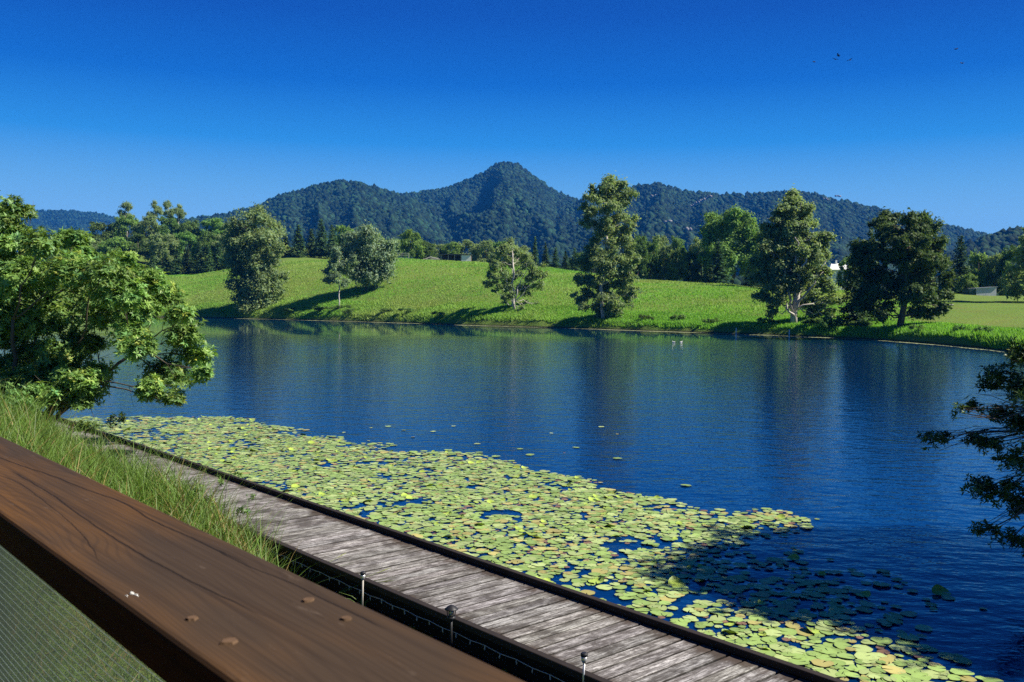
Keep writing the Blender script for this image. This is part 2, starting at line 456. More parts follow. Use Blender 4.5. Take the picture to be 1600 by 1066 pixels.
ang = np.concatenate([np.radians(np.arange(-180, -52, 2.5)), np.radians(np.arange(-52, 52, 0.28)), np.radians(np.arange(52, 180.1, 2.5))])
rad = np.concatenate([[0.01], np.arange(0.8, 32, 0.45), np.arange(32, 78, 2.0), np.arange(78, 232, 0.9), np.arange(232, 420, 4), np.geomspace(430, 4800, 24)])
A, R = np.meshgrid(ang, rad)
X, Y = R * np.sin(A), R * np.cos(A)
Z = terr(X, Y)
Z = np.where(R > 900, np.minimum(Z, 20), Z)
nr, na = X.shape
ii, jj = np.meshgrid(np.arange(nr - 1), np.arange(na - 1), indexing='ij')
F = np.stack([ii * na + jj, ii * na + jj + 1, (ii + 1) * na + jj + 1, (ii + 1) * na + jj], -1).reshape(-1, 4)
o = new_mesh('ground', np.stack([X, Y, Z], -1).reshape(-1, 3), F[:, ::-1].copy(), M['ground'], smooth=True)
tag(o, kind='structure')
o = new_mesh('water', [(-420, -30, 0), (300, -30, 0), (300, 235, 0), (-420, 235, 0)], [(0, 1, 2, 3)], M['water'])
tag(o, kind='structure')

# ------------------------------------------------------------------ mountains
RIDGES = [
    # depth, [(px,py)...], foot fraction
    (2300, [(450, 372), (560, 322), (625, 301), (660, 296), (700, 290), (735, 277), (760, 264), (776, 255), (790, 250), (803, 251), (815, 258), (830, 270), (860, 291), (885, 304), (930, 318), (1000, 340), (1100, 372)], 0.36),
    (1850, [(160, 368), (250, 350), (300, 337), (350, 331), (395, 322), (430, 306), (470, 294), (500, 285), (530, 280), (555, 281), (580, 287), (605, 296), (630, 304), (680, 322), (750, 356), (850, 400)], 0.4),
    (2000, [(800, 372), (870, 326), (920, 304), (955, 300), (985, 291), (1005, 285), (1030, 285), (1055, 291), (1085, 297), (1120, 299), (1155, 300), (1190, 298), (1235, 296), (1270, 299), (1310, 309), (1345, 317), (1420, 335), (1500, 354), (1560, 368), (1680, 392)], 0.38),
    (3300, [(-500, 330), (-200, 318), (0, 327), (60, 326), (110, 327), (150, 330), (200, 342), (270, 356), (360, 380)], 0.5),
    (2600, [(-500, 310), (-100, 330), (0, 340), (40, 345), (100, 358), (180, 380)], 0.45),
    (1000, [(1440, 420), (1500, 385), (1550, 362), (1600, 350), (1700, 338), (1900, 325), (2400, 330)], 0.45),
]
uu = np.arange(-700, 2401, 7.0)
def ridge_h(k, u, y):
    D, prof, foot = RIDGES[k]
    px = np.array([p[0] for p in prof], float)
    zs = np.array([at(p[0], p[1], D).z - 7 for p in prof])
    pxu = np.array([800 + FPX * at(p[0], p[1], D).x / D for p in prof])
    H = np.interp(u, pxu, zs, left=-30 if px[0] > -400 else zs[0], right=-30 if px[-1] < 2300 else zs[-1])
    H = H + (fbm(u / 22, u * 0 + k) - 0.5) * 7
    r0 = foot * D
    t = np.clip((y - r0) / (D - r0), 0, 1)
    front = 0.45 * t + 0.55 * t ** 2.2
    back = np.clip(1 - (y - D) / (0.35 * D), 0, 1)
    gl = np.abs(fbm(u / 75 + 3 * k, y / 900 + k, 3) - 0.5) * 2
    spur = (0.33 - gl) * 0.42 * np.clip(t * (1 - t) * 4, 0, 1)
    return np.where(y <= D, H * np.clip(front + spur, 0, 1), H * back)
def hills_z(u, y):
    h = np.full(np.shape(u), -40.0)
    for k in range(len(RIDGES)):
        h = np.maximum(h, ridge_h(k, u, y))
    return h
yr = np.geomspace(480, 4600, 190)
U, Yh = np.meshgrid(uu, yr)
Zh = hills_z(U, Yh)
Xh = (U - 800) / FPX * Yh
nr, na = U.shape
ii, jj = np.meshgrid(np.arange(nr - 1), np.arange(na - 1), indexing='ij')
F = np.stack([ii * na + jj, ii * na + jj + 1, (ii + 1) * na + jj + 1, (ii + 1) * na + jj], -1).reshape(-1, 4)
o = new_mesh('hills', np.stack([Xh, Yh, Zh], -1).reshape(-1, 3), F, M['hill'], smooth=True)
tag(o, kind='structure')

# forest canopy over the hills: one mass
rng = np.random.default_rng(11)
ico = bmesh.new(); bmesh.ops.create_icosphere(ico, subdivisions=1, radius=1)
IV = np.array([v.co[:] for v in ico.verts]); IF = np.array([[v.index for v in f.verts] for f in ico.faces]); ico.free()
def blobs(P, Rr, Hh, C, jit=0.28):
    n = len(P)
    V = IV[None] * (1 + jit * (rng.random((n, len(IV), 1)) - 0.5) * 2)
    V = V * np.stack([Rr, Rr, Hh], -1)[:, None, :]
    V = V + P[:, None, :]
    F = (IF[None] + (np.arange(n) * len(IV))[:, None, None]).reshape(-1, 3)
    top = 0.8 + 0.3 * rng.random((n, len(IV), 1))
    return V.reshape(-1, 3), F, (C[:, None, :] * top).reshape(-1, 3)
n = 300000
y = np.sqrt(rng.random(n) * (3500 ** 2 - 480 ** 2) + 480 ** 2)
u = rng.random(n) * 2100 - 250
dens = np.interp(y, [480, 1000, 2400, 3500], [1.0, 1.0, 0.75, 0.3])
k = rng.random(n) < dens
y, u = y[k], u[k]
z = hills_z(u, y)
x = (u - 800) / FPX * y
gz = np.minimum(terr(x, y), 20)
# which points could be seen: angle not hidden by an earlier ridge (coarse horizon test along each column)
cols = np.clip(((U[0][None] - 0)), -1e9, 1e9)
elev = (Zh - EYE) / Yh
hor = np.maximum.accumulate(elev, axis=0)
iu = np.clip(np.round((u - uu[0]) / 7).astype(int), 0, len(uu) - 1)
iy = np.clip(np.searchsorted(yr, y) - 1, 0, len(yr) - 1)
vis = (np.maximum(z, gz) + 16 - EYE) / y > hor[np.maximum(iy - 3, 0), iu] - 0.001
k = vis & (z > -25)
y, u, z, x, gz = y[k], u[k], np.maximum(z, gz)[k], x[k], gz[k]
rr = (2.3 + 3.3 * rng.random(len(y)) ** 1.6)
rock = fbm(u / 30, y / 90, 3)
lum = 0.45 + 1.5 * rng.random(len(y)) ** 1.8
lum *= 0.75 + 0.5 * fbm(x / 120, y / 120, 3)
C = np.stack([lum * (0.9 + 0.35 * rng.random(len(y))), lum, lum * (0.9 + 0.3 * rng.random(len(y)))], -1)
V, F, CC = blobs(np.stack([x, y, z + rr * 0.4], -1), rr, rr * (0.9 + 0.5 * rng.random(len(y))), C)
o = new_mesh('forest', V, F, M['forest'], CC)
tag(o, 'dense eucalypt forest covering the blue mountain slopes behind the lake', 'forest', kind='stuff')
print('forest crowns', len(y))
ROCKL = ['long pale rock slab slanting across the right-hand ridge', 'pale rock just below the long slanting slab', 'small pale rock on the blunt summit right of the tallest eucalypt', 'pale rock on the ridge crest right of the conical eucalypt', 'smallest pale rock on the crest above the two dark trees', 'pale rock low on the slope below the blunt summit', 'pale rock lowest on the forested slope behind the grove']
for ri, (px, py, w, hh) in enumerate([(1098, 306, 26, 5), (1084, 314, 14, 4), (1021, 300, 8, 4), (1289, 305, 9, 5), (1308, 300, 8, 4), (1042, 340, 8, 3), (1075, 352, 7, 3)]):
    for Yk in np.arange(900, 2300, 6.0):
        p = at(px, py + 7, Yk)
        uk = np.array([800 + FPX * p.x / Yk])
        if hills_z(uk, np.array([Yk]))[0] + 6 >= p.z: break
        ww = w * Yk / FPX * 0.8
    n_ = max(2, int(ww / 3))
    P_ = np.stack([np.linspace(-ww / 2, ww / 2, n_) + rng.normal(size=n_) * 0.4, rng.normal(size=n_) * 0.5, rng.normal(size=n_) * 0.6], -1)
    if w > 12: P_[:, 2] += P_[:, 0] * 0.5
    V, F, _c = blobs(P_, 2.6 + 1.2 * rng.random(n_), 2.2 + 1.2 * rng.random(n_), np.ones((n_, 3)), 0.3)
    o = new_mesh('rock_outcrop', V, F, M['rock']); o.location = (p.x, Yk - 6, p.z)
    tag(o, ROCKL[ri], 'rock', 'pale rocks on the right-hand ridge')

# ------------------------------------------------------------------ leaves and trees
def cards(P, Nn, size, col, rng, asp=0.5, droop=0.3):
    """one bent leaf-spray face per point"""
    n = len(P)
    Nn = Nn / np.linalg.norm(Nn, axis=1, keepdims=True)
    t = rng.normal(size=(n, 3)); t[:, 2] -= droop
    t -= Nn * (t * Nn).sum(1, keepdims=True)
    t /= np.linalg.norm(t, axis=1, keepdims=True) + 1e-9
    b = np.cross(Nn, t)
    s = size[:, None]
    lift = Nn * s * (0.15 * rng.random((n, 1)))
    V = np.stack([P - t * s * 0.5, P + b * s * asp * 0.5 + lift, P + t * s * 0.5, P - b * s * asp * 0.5 + lift], 1).reshape(-1, 3)
    F = np.arange(n * 4).reshape(-1, 4)
    return V, F, np.repeat(col, 4, axis=0)
def crown_pts(lobes, n, rng, clumps=14, cr=0.36, up=0.35, shell=0.75, weight=None, index=None):
    """points spread through clumps on the shells of ellipsoid lobes; returns points, normals, brightness"""
    L_ = np.array(lobes, float)
    w = (L_[:, 3] * L_[:, 5]) * (1 if weight is None else np.array(weight)); w = w / w.sum()
    P, Nn, B = [], [], []
    for li, l in enumerate(L_):
        m = max(8, int(n * w[li]))
        c, r = l[:3], l[3:6]
        d = rng.normal(size=(clumps, 3)); d /= np.linalg.norm(d, axis=1, keepdims=True)
        d[:, 2] = np.where(d[:, 2] < -0.3, -d[:, 2] * 0.5, d[:, 2])
        cc = c + d * r * (shell * (0.25 + 0.9 * rng.random((clumps, 1))))
        ci = rng.integers(0, clumps, m)
        e = rng.normal(size=(m, 3)); e /= np.linalg.norm(e, axis=1, keepdims=True)
        rad_ = rng.random((m, 1)) ** 0.45
        p = cc[ci] + e * r * cr * rad_ * (0.7 + 0.6 * rng.random(clumps)[ci][:, None])
        nn = e * 0.7 + (p - c) / r * 0.5 + rng.normal(size=(m, 3)) * 0.45 + np.array([0, 0, up])
        if index is not None: index += [li] * m
        P.append(p); Nn.append(nn)
        B.append((0.75 + 0.5 * rng.random()) * (0.8 + 0.45 * rng.random(clumps))[ci])
    return np.concatenate(P), np.concatenate(Nn), np.concatenate(B)
def tint(B, rng, warm=0.10, var=0.35):
    n = len(B)
    l = B * (1 - var / 2 + var * rng.random(n))
    w = rng.normal(size=n) * warm
    return np.stack([l * (1 + w), l * (1 + w * 0.25), l * (1 - w * 0.8)], -1).clip(0.05, 3)
def leafmesh(name, lobes, n, size, m, rng, parent, asp=0.5, droop=0.3, **kw):
    n = int(n * 4.5); size *= 0.66
    kw['cr'] = kw.get('cr', 0.4) * 1.25; kw['clumps'] = max(5, kw.get('clumps', 14) // 3)
    sub = []
    for l in lobes:
        sub.append((l[0], l[1], l[2], l[3] * 0.75, l[4] * 0.75, l[5] * 0.75))
        for j in range(4):
            d = rng.normal(size=3); d /= np.linalg.norm(d)
            f = 0.38 + 0.28 * rng.random()
            sub.append((l[0] + d[0] * l[3] * 0.75, l[1] + d[1] * l[4] * 0.75, l[2] + d[2] * l[5] * 0.75, l[3] * f, l[4] * f, l[5] * f))
    lobes = sub
    P, Nn, B = crown_pts(lobes, n, rng, **kw)
    loose = rng.random(len(P)) < 0.35
    r0_ = np.mean([l[3] for l in lobes])
    P = P + loose[:, None] * rng.normal(size=P.shape) * r0_ * 0.30
    B = 0.55 * B + 0.45
    sz = size * (0.6 + 0.8 * rng.random(len(P)))
    V, F, C = cards(P, Nn, sz, tint(B, rng), rng, asp, droop)
    return new_mesh(name, V, F, m, C, parent=parent)
def limb(mb, a, b, r0, r1, rng, n=6, wob=0.08, sag=0.0, seg=5):
    a, b = Vector(a), Vector(b)
    L_ = (b - a).length
    pts, rs = [], []
    for i in range(seg + 1):
        t = i / seg
        p = a.lerp(b, t)
        if 0 < i < seg:
            p += Vector(rng.normal(size=3)) * L_ * wob * 0.5
        p.z += math.sin(t * PI) * sag * L_
        pts.append(p); rs.append(r0 + (r1 - r0) * t)
    mb.tube(pts, rs, n)
    return pts

def lobes_px(spec, Y, base, rng, flat=0.9, spread=0.55, fill=1.5, back=0.0):
    """lobes given by where they appear; real depth offsets give the crown its thickness"""
    xs = [p[0] for p in spec]
    half = (max(xs) - min(xs)) / 2 + 1
    mid = (max(xs) + min(xs)) / 2
    out = []
    for (px, py, r) in spec:
        rm = r * fill / FPX * Y
        edge = 1 - min(1, abs(px - mid) / half) ** 2
        dy = back + (rng.random() * 2 - 1) * half / FPX * Y * spread * math.sqrt(max(edge, 0.05))
        p = at(px, py, Y)
        out.append((p.x - base[0], dy, p.z - base[2], rm, rm, rm * flat))
    return out
def ground_depth(px, py):
    lo = float(np.interp(px, ui, Sv)) + 1
    for k in range(400):
        Yk = lo + k * 0.5
        p = at(px, py, Yk)
        if tz(p.x, Yk) >= p.z: return Yk
    return Yk
def main_tree(name, label, cat, px, base_py, Y, spec, m, n, size, bark, tr, trunk_to, seed, group=None, droop=0.5, asp=0.5, limbs=True, cr=0.36, clumps=14, shell=0.75, flat=0.9, z0=None, fill=1.5, back=0.0, forks=()):
    rng = np.random.default_rng(seed)
    p = at(px, base_py, Y)
    base = Vector((p.x, Y, tz(p.x, Y) - 0.15 if z0 is None else z0))
    root = empty(name, base)
    tag(root, label, cat, group)
    lob = lobes_px(spec, Y, base, rng, flat, fill=fill, back=back)
    mb = MB()
    tp = at(trunk_to[0], trunk_to[1], Y) - base
    pts = limb(mb, (0, 0, 0), (tp.x, 0, tp.z), tr, tr * 0.3, rng, 8, 0.04, seg=7)
    for (fs_, fe_, fr_, fo_) in forks:
        a_, b_ = at(*fs_, Y) - base, at(*fe_, Y) - base
        limb(mb, (a_.x, 0, a_.z), (b_.x, fo_, b_.z), tr * fr_, tr * fr_ * 0.25, rng, 6, 0.07, 0.04, 7)
    if limbs:
        for l in lob:
            c = Vector(l[:3])
            k = min(range(len(pts)), key=lambda i: (pts[i] - c).length + max(0, pts[i].z - c.z + 0.5) * 2)
            k = max(1, min(k, len(pts) - 1))
            limb(mb, pts[k], c, tr * (0.26 - 0.015 * k), tr * 0.05, rng, 5, 0.12, 0.05)
            for j in range(2):
                e = c + Vector(rng.normal(size=3)) * l[3] * 0.5
                limb(mb, c.lerp(pts[k], 0.3), e, tr * 0.13, tr * 0.04, rng, 4, 0.12)
    mb.build('trunk', bark, root, smooth=True)
    leafmesh('crown', lob, n, size, m, rng, root, asp, droop, clumps=clumps, cr=cr, shell=shell)
    return root

T1 = [(400, 345, 15), (418, 352, 14), (382, 354, 14), (372, 375, 18), (400, 372, 20), (428, 376, 15), (365, 402, 13), (385, 400, 20), (412, 402, 20), (436, 402, 11), (372, 425, 17), (398, 430, 20), (424, 428, 17), (440, 432, 7), (364, 442, 11), (385, 452, 18), (410, 455, 19), (433, 447, 10), (386, 473, 13), (405, 475, 15), (422, 466, 12), (398, 484, 9)]
main_tree('eucalyptus_tree', 'dense olive eucalypt leafy nearly to the ground, alone at the meadow foot', 'tree', 400, 490, 206, T1, M['euc'], 8500, 0.85, M['darkbark'], 0.35, (402, 360), 1, cr=0.42, clumps=18)
T2 = [(528, 402, 13), (517, 415, 10), (538, 418, 12), (525, 432, 12), (512, 436, 8), (540, 440, 9), (550, 408, 8), (510, 424, 6)]
main_tree('young_tree', 'slender young tree with thin pale trunk, in front of a round grey-green tree', 'tree', 530, 488, 191, T2, M['blue'], 1500, 0.6, M['bark'], 0.16, (530, 405), 2, cr=0.3, droop=0.8, fill=1.2)
T3 = [(578, 385, 18), (555, 388, 14), (600, 392, 13), (590, 402, 18), (560, 408, 18), (575, 418, 20), (604, 412, 11), (548, 420, 12), (596, 428, 14), (565, 434, 14), (583, 438, 12), (608, 428, 7)]
main_tree('rounded_tree', 'round grey-green feathery tree alone on the slope, over a dark oval shadow', 'tree', 572, 456, ground_depth(572, 456), T3, M['blue'], 5500, 0.85, M['darkbark'], 0.3, (574, 400), 3, droop=0.9, cr=0.4, z0=None, fill=1.75)
T4 = [(800, 390, 13), (785, 398, 13), (815, 402, 14), (772, 412, 11), (795, 415, 15), (828, 416, 12), (843, 424, 10), (777, 432, 13), (803, 434, 13), (830, 436, 13), (850, 432, 6), (765, 445, 9), (785, 452, 12), (815, 452, 12), (838, 448, 9), (795, 466, 9), (826, 478, 7), (842, 476, 5), (812, 484, 6)]
main_tree('open_crowned_tree', 'airy tree with pale forked branches showing, over a dark shadow on the lake bank', 'tree', 804, 495, 163, T4, M['euc'], 3300, 0.6, M['bark'], 0.28, (800, 388), 4, cr=0.34, clumps=10, droop=0.6, fill=1.35, back=0.7, forks=[((804, 478), (783, 418), .5, -.6), ((804, 470), (822, 412), .5, -.7), ((804, 484), (776, 455), .35, -.7), ((804, 474), (834, 440), .4, -.6)])
T5 = [(950, 290, 14), (930, 298, 10), (972, 298, 12), (985, 306, 7), (925, 312, 9), (948, 310, 15), (972, 318, 12), (922, 332, 11), (945, 332, 14), (968, 338, 14), (988, 345, 8), (918, 352, 11), (940, 356, 12), (962, 358, 14), (985, 362, 9), (935, 375, 10), (955, 380, 11), (980, 385, 13), (925, 400, 15), (948, 402, 12), (972, 405, 14), (988, 412, 10), (915, 418, 13), (940, 425, 15), (965, 428, 14), (986, 430, 10), (925, 442, 14), (950, 448, 14), (975, 448, 14), (988, 458, 9), (905, 440, 7), (903, 470, 9), (915, 462, 9), (940, 468, 13), (962, 470, 13), (982, 472, 8), (935, 488, 10), (953, 490, 12), (912, 482, 6)]
main_tree('eucalyptus_tree', 'tallest eucalypt on the far bank, narrow with stacked foliage clumps and pale trunk', 'tree', 943, 512, 147, T5, M['euc'], 9500, 0.62, M['bark'], 0.38, (955, 298), 5, cr=0.4, clumps=13, fill=1.45, back=0.5)
T6 = [(1245, 312, 13), (1232, 328, 13), (1258, 328, 14), (1220, 345, 14), (1245, 347, 17), (1270, 348, 15), (1208, 365, 14), (1235, 368, 18), (1262, 370, 18), (1284, 372, 13), (1200, 390, 14), (1222, 393, 17), (1250, 395, 18), (1277, 396, 17), (1294, 400, 10), (1196, 415, 14), (1218, 420, 17), (1245, 424, 17), (1272, 424, 17), (1296, 425, 11), (1194, 440, 13), (1215, 446, 15), (1240, 452, 13), (1268, 450, 15), (1296, 450, 14), (1194, 464, 10), (1212, 472, 12), (1285, 475, 14), (1304, 470, 9), (1262, 474, 9), (1275, 492, 11), (1298, 488, 9), (1210, 488, 8)]
main_tree('eucalyptus_tree', 'broad conical eucalypt with forked white trunk at the water edge', 'tree', 1240, 525, 124, T6, M['euc'], 13000, 0.6, M['bark'], 0.5, (1243, 340), 6, cr=0.42, clumps=16, fill=1.42, back=1.3, forks=[((1240, 488), (1222, 418), .5, -1.6), ((1241, 480), (1252, 385), .6, -1.8), ((1241, 486), (1268, 440), .45, -1.8), ((1239, 494), (1214, 462), .35, -1.6), ((1242, 470), (1237, 372), .45, -1.4)])
T7 = [(1380, 350, 12), (1402, 345, 13), (1440, 346, 13), (1420, 355, 15), (1378, 370, 16), (1455, 362, 15), (1400, 378, 18), (1430, 380, 19), (1460, 385, 16), (1352, 385, 13), (1370, 398, 17), (1395, 408, 19), (1425, 410, 20), (1455, 412, 18), (1474, 408, 10), (1345, 410, 13), (1362, 428, 16), (1390, 438, 18), (1420, 440, 19), (1450, 440, 18), (1472, 436, 10), (1350, 452, 14), (1378, 462, 15), (1408, 465, 15), (1438, 466, 15), (1462, 464, 13), (1470, 484, 8), (1355, 478, 11), (1388, 484, 10), (1430, 488, 9), (1452, 488, 9), (1368, 492, 8)]
main_tree('eucalyptus_tree', 'large very dark round-headed tree on the far bank beside the lawn', 'tree', 1405, 527, 109.5, T7, M['eucdark'], 13000, 0.58, M['darkbark'], 0.42, (1420, 365), 7, cr=0.42, clumps=16)
T8 = [(1142, 340, 14), (1125, 350, 13), (1162, 350, 13), (1112, 366, 13), (1140, 365, 18), (1170, 366, 15), (1184, 378, 10), (1106, 385, 12), (1130, 390, 17), (1158, 392, 17), (1180, 396, 11), (1108, 405, 10), (1140, 412, 15), (1170, 415, 14)]
main_tree('broad_tree', 'big deep-green tree with rounded cauliflower clumps, behind the broad conical eucalypt', 'tree', 1145, 450, 218, T8, M['bright'], 7000, 0.9, M['darkbark'], 0.45, (1145, 370), 8, cr=0.45, clumps=18, droop=0.1)

# generic kinds, built once, then copied
def proto(kind, seed):
    rng = np.random.default_rng(seed)
    root = empty('tree', (0, 0, 0))
    mb = MB()
    if kind in ('round', 'bright', 'olive'):
        H, w = 10.0, 4.2
        lob = []
        for i in range(22):
            a, hgt = rng.random() * 2 * PI, 0.13 + 0.77 * rng.random()
            rr = w * math.sqrt(max(0.05, 1 - ((hgt - 0.42) / 0.58) ** 2)) * 0.72
            lob.append((math.cos(a) * rr, math.sin(a) * rr, H * hgt, 1.7, 1.7, 1.6))
        lob.append((0, 0, H * 0.86, 1.9, 1.9, 1.5))
        limb(mb, (0, 0, -0.5), (0.2, 0, H * 0.8), 0.28, 0.08, rng, 7)
        for l in lob[:9]: limb(mb, (0.05, 0, H * 0.25), l[:3], 0.12, 0.03, rng, 4)
        mk = {'round': 'broad', 'bright': 'bright', 'olive': 'euc'}[kind]
        leafmesh('crown', lob, 2600, 0.75, M[mk], rng, root, droop=0.3, cr=0.45, clumps=12)
        bark = M['darkbark']
    elif kind == 'conifer':
        H = 12.0
        P, Nn, B = [], [], []
        for i in range(26):
            t = i / 26
            z = 0.8 + (H - 0.9) * t
            rr = 2.3 * (1 - t) ** 0.85 + 0.1
            for k in range(int(9 * (1 - t) + 4)):
                a = rng.random() * 2 * PI
                m_ = int(16 * (1 - t) + 5)
                f = rng.random(m_) ** 0.7
                R_ = rr * (0.75 + 0.45 * rng.random())
                pts = np.stack([np.cos(a) * f * R_, np.sin(a) * f * R_, z + 0.25 * f * R_ * 0.3 - 0.35 * f ** 2 * R_ * 0.5 + 0 * f], -1)
                pts += rng.normal(size=pts.shape) * 0.16
                P.append(pts); Nn.append(np.tile([np.cos(a) * 0.4, np.sin(a) * 0.4, 0.9], (m_, 1)) + rng.normal(size=(m_, 3)) * 0.35)
                B.append(np.full(m_, 0.75 + 0.5 * rng.random()) * (0.7 + 0.6 * f))
        P, Nn, B = np.concatenate(P), np.concatenate(Nn), np.concatenate(B)
        V, F, C = cards(P, Nn, 0.55 * (0.6 + 0.8 * rng.random(len(P))), tint(B, rng), rng, 0.42, 0.4)
        new_mesh('crown', V, F, M['conifer'], C, parent=root)
        limb(mb, (0, 0, -0.5), (0, 0, H * 0.97), 0.22, 0.03, rng, 6, 0.01)
        bark = M['darkbark']
    elif kind == 'umbrella':
        H = 16.0
        top = limb(mb, (0, 0, -0.5), (0.4, 0, H * 0.9), 0.3, 0.06, rng, 7, 0.05)
        lob = []
        for i in range(9):
            a, hgt = i * 2.4 + rng.random(), 0.55 + 0.42 * rng.random()
            rr = 2.6 * (1.15 - hgt) * 2 * (0.5 + 0.6 * rng.random())
            c = (math.cos(a) * rr, math.sin(a) * rr, H * hgt)
            lob.append((*c, 1.7, 1.7, 1.25))
            limb(mb, top[3] if hgt < 0.75 else top[4], c, 0.1, 0.03, rng, 4)
        leafmesh('crown', lob, 1500, 0.6, M['euc'], rng, root, droop=0.4, cr=0.5, clumps=8)
        bark = M['bark']
    elif kind == 'bush':
        lob = [(rng.normal() * 0.7, rng.normal() * 0.7, 0.5 + 0.7 * rng.random(), 0.6, 0.6, 0.55) for i in range(9)]
        for l in lob: limb(mb, (0, 0, -0.3), l[:3], 0.05, 0.02, rng, 4)
        leafmesh('crown', lob, 700, 0.3, M['broad'], rng, root, cr=0.5, clumps=8)
        bark = M['darkbark']
    mb.build('trunk', bark, root, smooth=True)
    return root
PROTO = {k: [proto(k, 100 + 7 * i + j) for j in range(nv)] for i, (k, nv) in enumerate([('round', 3), ('bright', 2), ('olive', 2), ('conifer', 3), ('umbrella', 2), ('bush', 3)])}
PH = {'round': 10.6, 'bright': 10.6, 'olive': 10.6, 'conifer': 12, 'umbrella': 16.2, 'bush': 1.7}
PW = {'round': 9.6, 'bright': 9.6, 'olive': 9.6, 'conifer': 5.0, 'umbrella': 7.5, 'bush': 3.2}
USED = set()
prnd = random.Random(4)
def plant(kind, name, px, top, Y, wpx, label, cat, group):
    pl = PROTO[kind]
    i = prnd.randrange(len(pl))
    p = pl[i]
    if (kind, i) in USED: o = copy_tree(p)
    else: USED.add((kind, i)); o = p
    q = at(px, top, Y)
    z = tz(q.x, Y)
    h = max(1.0, q.z - z)
    o.name = name
    o.location = (q.x, Y, z - 0.1)
    sh = h / PH[kind]
    sw = wpx / FPX * Y / PW[kind]
    o.scale = (sw, sw, sh)
    o.rotation_euler = (0, 0, prnd.random() * 6.28)
    tag(o, label, cat, group)
ORD = ['first', 'second', 'third', 'fourth', 'fifth', 'sixth', 'seventh', 'eighth', 'ninth', 'tenth', 'eleventh', 'twelfth']
def rank(kind, name, Y, spec, desc, where, group, cat='tree'):
    for i, (px, top, w) in enumerate(spec):
        k = kind if isinstance(kind, str) else kind[i % len(kind)]
        d = desc if isinstance(desc, str) else desc[k]
        plant(k, name, px, top, Y * (1 + 0.025 * (prnd.random() - 0.5)), w, f'{d}, {ORD[i]} from left {where}', cat, group)
D3 = {'round': 'rounded dark green tree', 'bright': 'bright green rounded tree', 'olive': 'dull olive rounded tree', 'conifer': 'pointed dark conifer', 'umbrella': 'tall open gum tree'}
rank('conifer', 'conifer_tree', 270, [(238, 398, 26), (258, 392, 28), (276, 384, 28), (294, 386, 28), (311, 380, 28), (326, 384, 26), (341, 378, 28), (356, 384, 26)], 'pointed dark conifer', 'in the row edging the meadow', 'conifers edging the meadow')
rank(['round', 'olive', 'bright'], 'round_tree', 290, [(95, 385, 60), (140, 372, 62), (180, 368, 58), (218, 362, 58), (255, 360, 52), (290, 362, 52), (325, 358, 50), (352, 362, 46)], D3, 'halfway up the wooded knoll', 'trees on the wooded knoll')
rank(['olive', 'round', 'round', 'bright'], 'round_tree', 322, [(60, 372, 64), (115, 355, 62), (160, 342, 58), (200, 336, 54), (232, 332, 52), (262, 336, 52), (296, 342, 50), (330, 339, 50), (362, 345, 44)], D3, 'along the top of the wooded knoll', 'trees on the wooded knoll')
rank('umbrella', 'gum_tree', 335, [(198, 316, 30), (241, 310, 26), (262, 314, 26), (277, 316, 26)], 'tall open gum tree', 'rising above the wooded knoll', 'gums above the knoll')
rank('conifer', 'conifer_tree', 292, [(446, 362, 26), (466, 350, 34), (486, 356, 28), (502, 340, 32), (519, 350, 28), (536, 362, 26)], 'stout dark conifer', 'between olive eucalypt and round grey tree', 'conifers behind the meadow')
rank(['round', 'olive', 'bright', 'bright'], 'round_tree', 312, [(536, 347, 44), (556, 360, 44), (582, 366, 46), (604, 374, 40), (622, 370, 36)], D3, 'behind the round grey-green tree', 'trees behind the round grey tree')
rank(['bright', 'round'], 'round_tree', 285, [(643, 357, 46), (664, 374, 36)], D3, 'just left of the open shed', 'trees left of the shed')
rank(['olive', 'bright', 'olive'], 'round_tree', 320, [(684, 378, 36), (705, 376, 40), (730, 373, 44), (757, 372, 46), (782, 376, 44), (812, 380, 44)], D3, 'behind the open-fronted shed', 'trees behind the shed')
rank('conifer', 'conifer_tree', 250, [(836, 368, 18), (853, 378, 20), (868, 386, 22), (884, 390, 20), (898, 386, 22)], 'narrow black-green conifer', 'between airy tree and tallest eucalypt', 'narrow conifers on the crest')
rank(['round', 'olive'], 'round_tree', 262, [(905, 392, 40), (930, 396, 44), (1000, 362, 44), (1030, 362, 46), (1060, 366, 46), (1088, 368, 44)], D3, 'behind the dark grove and tallest eucalypt', 'trees behind the dark grove')
rank(['round', 'round', 'olive'], 'round_tree', 222, [(996, 366, 42), (1016, 372, 40), (1038, 378, 40), (1058, 384, 38), (1078, 388, 38), (1098, 384, 36)], D3, 'in the grove right of the tallest eucalypt', 'trees of the dark grove')
rank('conifer', 'conifer_tree', 206, [(1122, 375, 48), (1176, 398, 36)], 'mid-green conifer', 'below the big cauliflower-clumped tree', 'conifers under the big tree')
rank('round', 'round_tree', 190, [(1196, 352, 46), (1215, 420, 50), (1290, 440, 40)], 'dark rounded tree', 'behind the broad conical eucalypt', 'trees behind the conical eucalypt')
rank(['conifer'], 'conifer_tree', 118, [(1336, 372, 52), (1362, 352, 46)], 'broad black-green conifer', 'against the large dark round-headed tree', 'conifers beside the dark tree')
rank(['round', 'conifer', 'round', 'olive'], 'round_tree', 192, [(1326, 395, 40), (1502, 366, 50), (1530, 388, 48), (1556, 392, 46), (1582, 380, 50)], {'round': 'dark rounded tree', 'conifer': 'tall dark conifer', 'olive': 'dull olive tree'}, 'in the rank behind the lawn', 'trees behind the lawn')
rank(['round', 'olive'], 'round_tree', 183, [(1512, 424, 34), (1580, 420, 40)], 'low leafy tree', 'beside the grey corrugated shed', 'low trees beside the grey shed')
rank('olive', 'round_tree', 140, [(1612, 346, 90)], 'big shadowed tree', 'at the lawn edge by the picture border', 'trees behind the lawn')
